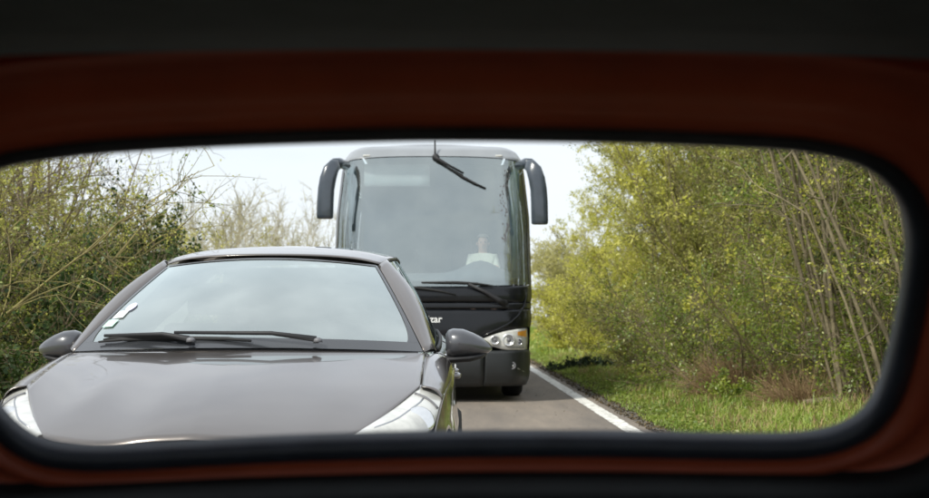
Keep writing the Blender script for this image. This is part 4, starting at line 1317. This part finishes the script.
# ------------------------------------------------------------------ the red car the camera sits in
def build_red_car():
    rc = empty('estate_car', (0, 0, 0))
    tag(rc, 'red car framing the view, its dark painted tailgate round the rear window', 'car')
    # outline of the window opening in the tailgate plane: (sideways, up) in metres from the middle of the lower edge
    TILT = R(24)
    Y0, Z0 = 2.16, 0.962
    OUT = [(-0.6241, 0.2459), (-0.6161, 0.2913), (-0.5963, 0.3257), (-0.5616, 0.3484), (-0.5148, 0.3647), (-0.4666, 0.3734), (-0.4069, 0.3808), (-0.2885, 0.3889), (-0.1706, 0.3938), (-0.0106, 0.3975), (0.1823, 0.3956), (0.3001, 0.3919), (0.3946, 0.387), (0.4423, 0.3808), (0.4847, 0.3696), (0.5161, 0.3522), (0.5401, 0.327), (0.5538, 0.3002), (0.5613, 0.2654), (0.5618, 0.2064), (0.5573, 0.1459), (0.5513, 0.0979), (0.5436, 0.063), (0.5311, 0.0376), (0.5102, 0.0191), (0.4759, 0.0062), (0.4255, 0.0012), (0.3239, 0.0019), (0.1968, 0.0048), (0.019, 0.0048), (-0.1843, -0.0009), (-0.3118, -0.0081), (-0.414, -0.0139), (-0.465, -0.0139), (-0.5027, -0.0081), (-0.5327, 0.0091), (-0.5575, 0.039), (-0.5782, 0.0798), (-0.6026, 0.1391), (-0.6183, 0.1931)]
    ct, st = math.cos(TILT), math.sin(TILT)

    def T(a, b, n=0.0):
        """tailgate plane to car space; n: towards the cabin"""
        return (a, Y0 - b * st - n * ct, Z0 + b * ct - n * st)
    P = [Vector(p) for p in OUT]
    # densify with a smooth closed curve
    n = len(P)
    D = []
    for i in range(n):
        p0, p1, p2, p3 = P[i - 1], P[i], P[(i + 1) % n], P[(i + 2) % n]
        for k in range(6):
            t = k / 6
            D.append(.5 * ((2 * p1) + (p2 - p0) * t + (2 * p0 - 5 * p1 + 4 * p2 - p3) * t * t + (3 * p1 - p0 - 3 * p2 + p3) * t ** 3))
    N = len(D)
    nor = []
    for i in range(N):
        d = (D[(i + 2) % N] - D[i - 2]).normalized()
        q = Vector((-d.y, d.x))
        if q.dot(D[i] - Vector((0, .17))) < 0:
            q = -q
        nor.append(q)

    def ring(off, dn):
        """off: distance outwards as (top, side, bottom); dn: towards the cabin"""
        r = []
        for i in range(N):
            q = nor[i]
            w = off[0] * max(0, q.y) ** 2 + off[2] * max(0, -q.y) ** 2 + off[1] * q.x ** 2
            p = D[i] + q * w
            r.append(T(p.x, p.y, dn))
        return r

    def band(name, prof, material, **kw):
        return mobj(name, loft([ring(o, d) for o, d in prof], cap=False), material, rc, **kw)
    # pane sits just inside the seal
    pane = [ring((.004, .004, .004), -.006)]
    c = T(0, .17, -.006)
    v = pane[0] + [c]
    mobj('rear_window', (v, [(i, (i + 1) % N, N) for i in range(N)]), 'window_clear', rc)
    fr = band('window_seal', [((-.002, -.002, -.002), -.014), ((.000, .000, .000), .004), ((.005, .008, .010), .012), ((.012, .020, .022), .012), ((.018, .030, .030), .002), ((.022, .036, .034), -.006)], 'seal_rubber')
    band('tailgate_frame', [((.014, .030, .030), -.010), ((.018, .038, .036), .004), ((.026, .050, .040), .010), ((.044, .066, .050), .010), ((.050, .074, .052), .002), ((.080, .110, .054), .006), ((.108, .150, .056), .022), ((.130, .200, .060), .050)], 'red_paint')
    lo = [i for i in range(N) if nor[i].y < -.45]
    lo.sort(key=lambda i: D[i].x)
    rows = []
    for dz, dn in ((.044, .0), (.050, .045), (.058, .060), (.12, .062), (.45, .05)):
        rows.append([T(D[i].x * 1.17, D[i].y - dz, dn) for i in lo])
    mobj('lower_trim', loft(rows, closed=False, cap=False), 'trim_dark', rc)
    rect = []
    for i in range(N):
        p = D[i] - Vector((-.03, .17))
        k = min((.78 / abs(p.x)) if abs(p.x) > 1e-6 else 9e9, ((.385 if p.y > 0 else .67) / abs(p.y)) if abs(p.y) > 1e-6 else 9e9)
        q = Vector((-.03, .17)) + p * k
        rect.append(T(q.x, q.y, -.045))
    mobj('tailgate_skin', loft([ring((.016, .02, .02), -.03), ring((.08, .10, .06), -.035), rect], cap=False), 'red_paint', rc)
    # roof lining, roof skin
    def lining(u, w):
        x = -.79 + 1.58 * u
        y = 1.80 - 2.9 * w - .10 * (2 * u - 1) ** 2
        z = 1.408 - .035 * (2 * u - 1) ** 2 - .015 * (2 * u - 1) ** 6 + .05 * math.sin(min(1, w * 2) * math.pi / 2) * .5
        return (x, y, z)
    mobj('roof_lining', grid(lining, 24, 24), 'headliner', rc, solid=.012)
    mobj('roof_skin', grid(lambda u, w: (-.77 + 1.54 * u, 2.03 - 3.20 * w, 1.468 - .05 * (2 * u - 1) ** 2 + .03 * math.sin(math.pi * w)), 20, 20), 'red_paint', rc, solid=.004)
    # flanks: lower walls, pillars and windows
    for sg in (-1, 1):
        wall = []
        wall.append(grid(lambda u, w: (sg * (.78 + .03 * math.sin(math.pi * w)), -1.25 + 3.66 * u - .10 * u * w, .25 + .68 * w), 20, 6))
        sd = mobj('side_panel', join(*wall), 'red_paint', rc, solid=.03)
        mobj('door_card', grid(lambda u, w: (sg * .735, -1.15 + 3.1 * u, .30 + .62 * w), 10, 4), 'trim_dark', sd, solid=.01)
        top = lambda y, w: (sg * (.775 - .035 * w), y, .935 + .46 * w)
        mobj('light_seal_panel', grid(lambda u, w: (sg * (.80 - .03 * w), 1.15 + 1.16 * u - .24 * u * w, .90 + .58 * w), 6, 6), 'red_paint', rc, solid=.01)  # added outer panel, stops light leaking onto the frame's top corners
        for (y0, y1) in ((1.28, 2.14), (.48, .56), (-.60, -.52)):
            mobj('pillar', grid(lambda u, w: tuple(np.array(top(y0 + (y1 - y0) * u, w)) - np.array((0, .22 * w if y0 > 1 else 0, 0))), 4, 6), 'trim_dark', rc, solid=.03)
        for (y0, y1) in ((.56, 1.28), (-.52, .48)):  # unseen side glass, its tint set to dim the cabin
            mobj('side_window', grid(lambda u, w: tuple(np.array(top(y0 + (y1 - y0) * u, w)) - np.array((0, .22 * w * u if y1 > 1 else 0, 0))), 3, 3), 'cabin_dim_tint', rc)
        for y in (1.55, -1.15):
            wheel(rc, (sg * .70, y, .30), .30, .18)
        mobj('tail_lamp', box(sg * .70 - .06, sg * .70 + .06, 2.25, 2.31, .60, .80), 'amber', rc, bevel=.02)
        bs = mobj('front_seat', join(box(sg * .36 - .24, sg * .36 + .24, -.62, -.15, .35, .50), box(sg * .36 - .22, sg * .36 + .22, -.75, -.62, .40, .62)), 'trim_dark', rc, bevel=.04)
    mobj('floor_pan', box(-.76, .76, -1.9, 2.2, .20, .26), 'trim_dark', rc)
    mobj('rear_seat', join(box(-.66, .66, .55, 1.05, .30, .48), box(-.66, .66, 1.05, 1.18, .40, .82)), 'trim_dark', rc, bevel=.04)
    mobj('parcel_shelf', grid(lambda u, w: (-.70 + 1.4 * u, 1.20 + .84 * w, .80), 6, 6), 'trim_dark', rc, solid=.02)
    mobj('bulkhead', join(box(-.78, .78, -1.32, -1.26, .25, .92)), 'trim_dark', rc)
    mobj('windscreen', grid(lambda u, w: (-.70 + 1.4 * u, -1.30 + .25 * w, .93 + .45 * w), 6, 4), 'cabin_dim_tint', rc)
    mobj('front_hood', grid(lambda u, w: (-.74 + 1.48 * u, -1.30 - 1.1 * w, .92 - .16 * w * w - .04 * (2 * u - 1) ** 2), 12, 10), 'red_paint', rc, solid=.01)
    mobj('nose', box(-.76, .76, -2.46, -1.35, .25, .72), 'red_paint', rc, bevel=.06)
    mobj('rear_bumper', box(-.80, .80, 2.24, 2.38, .36, .56), 'black_plastic', rc, bevel=.04)
    return rc


build_red_car()
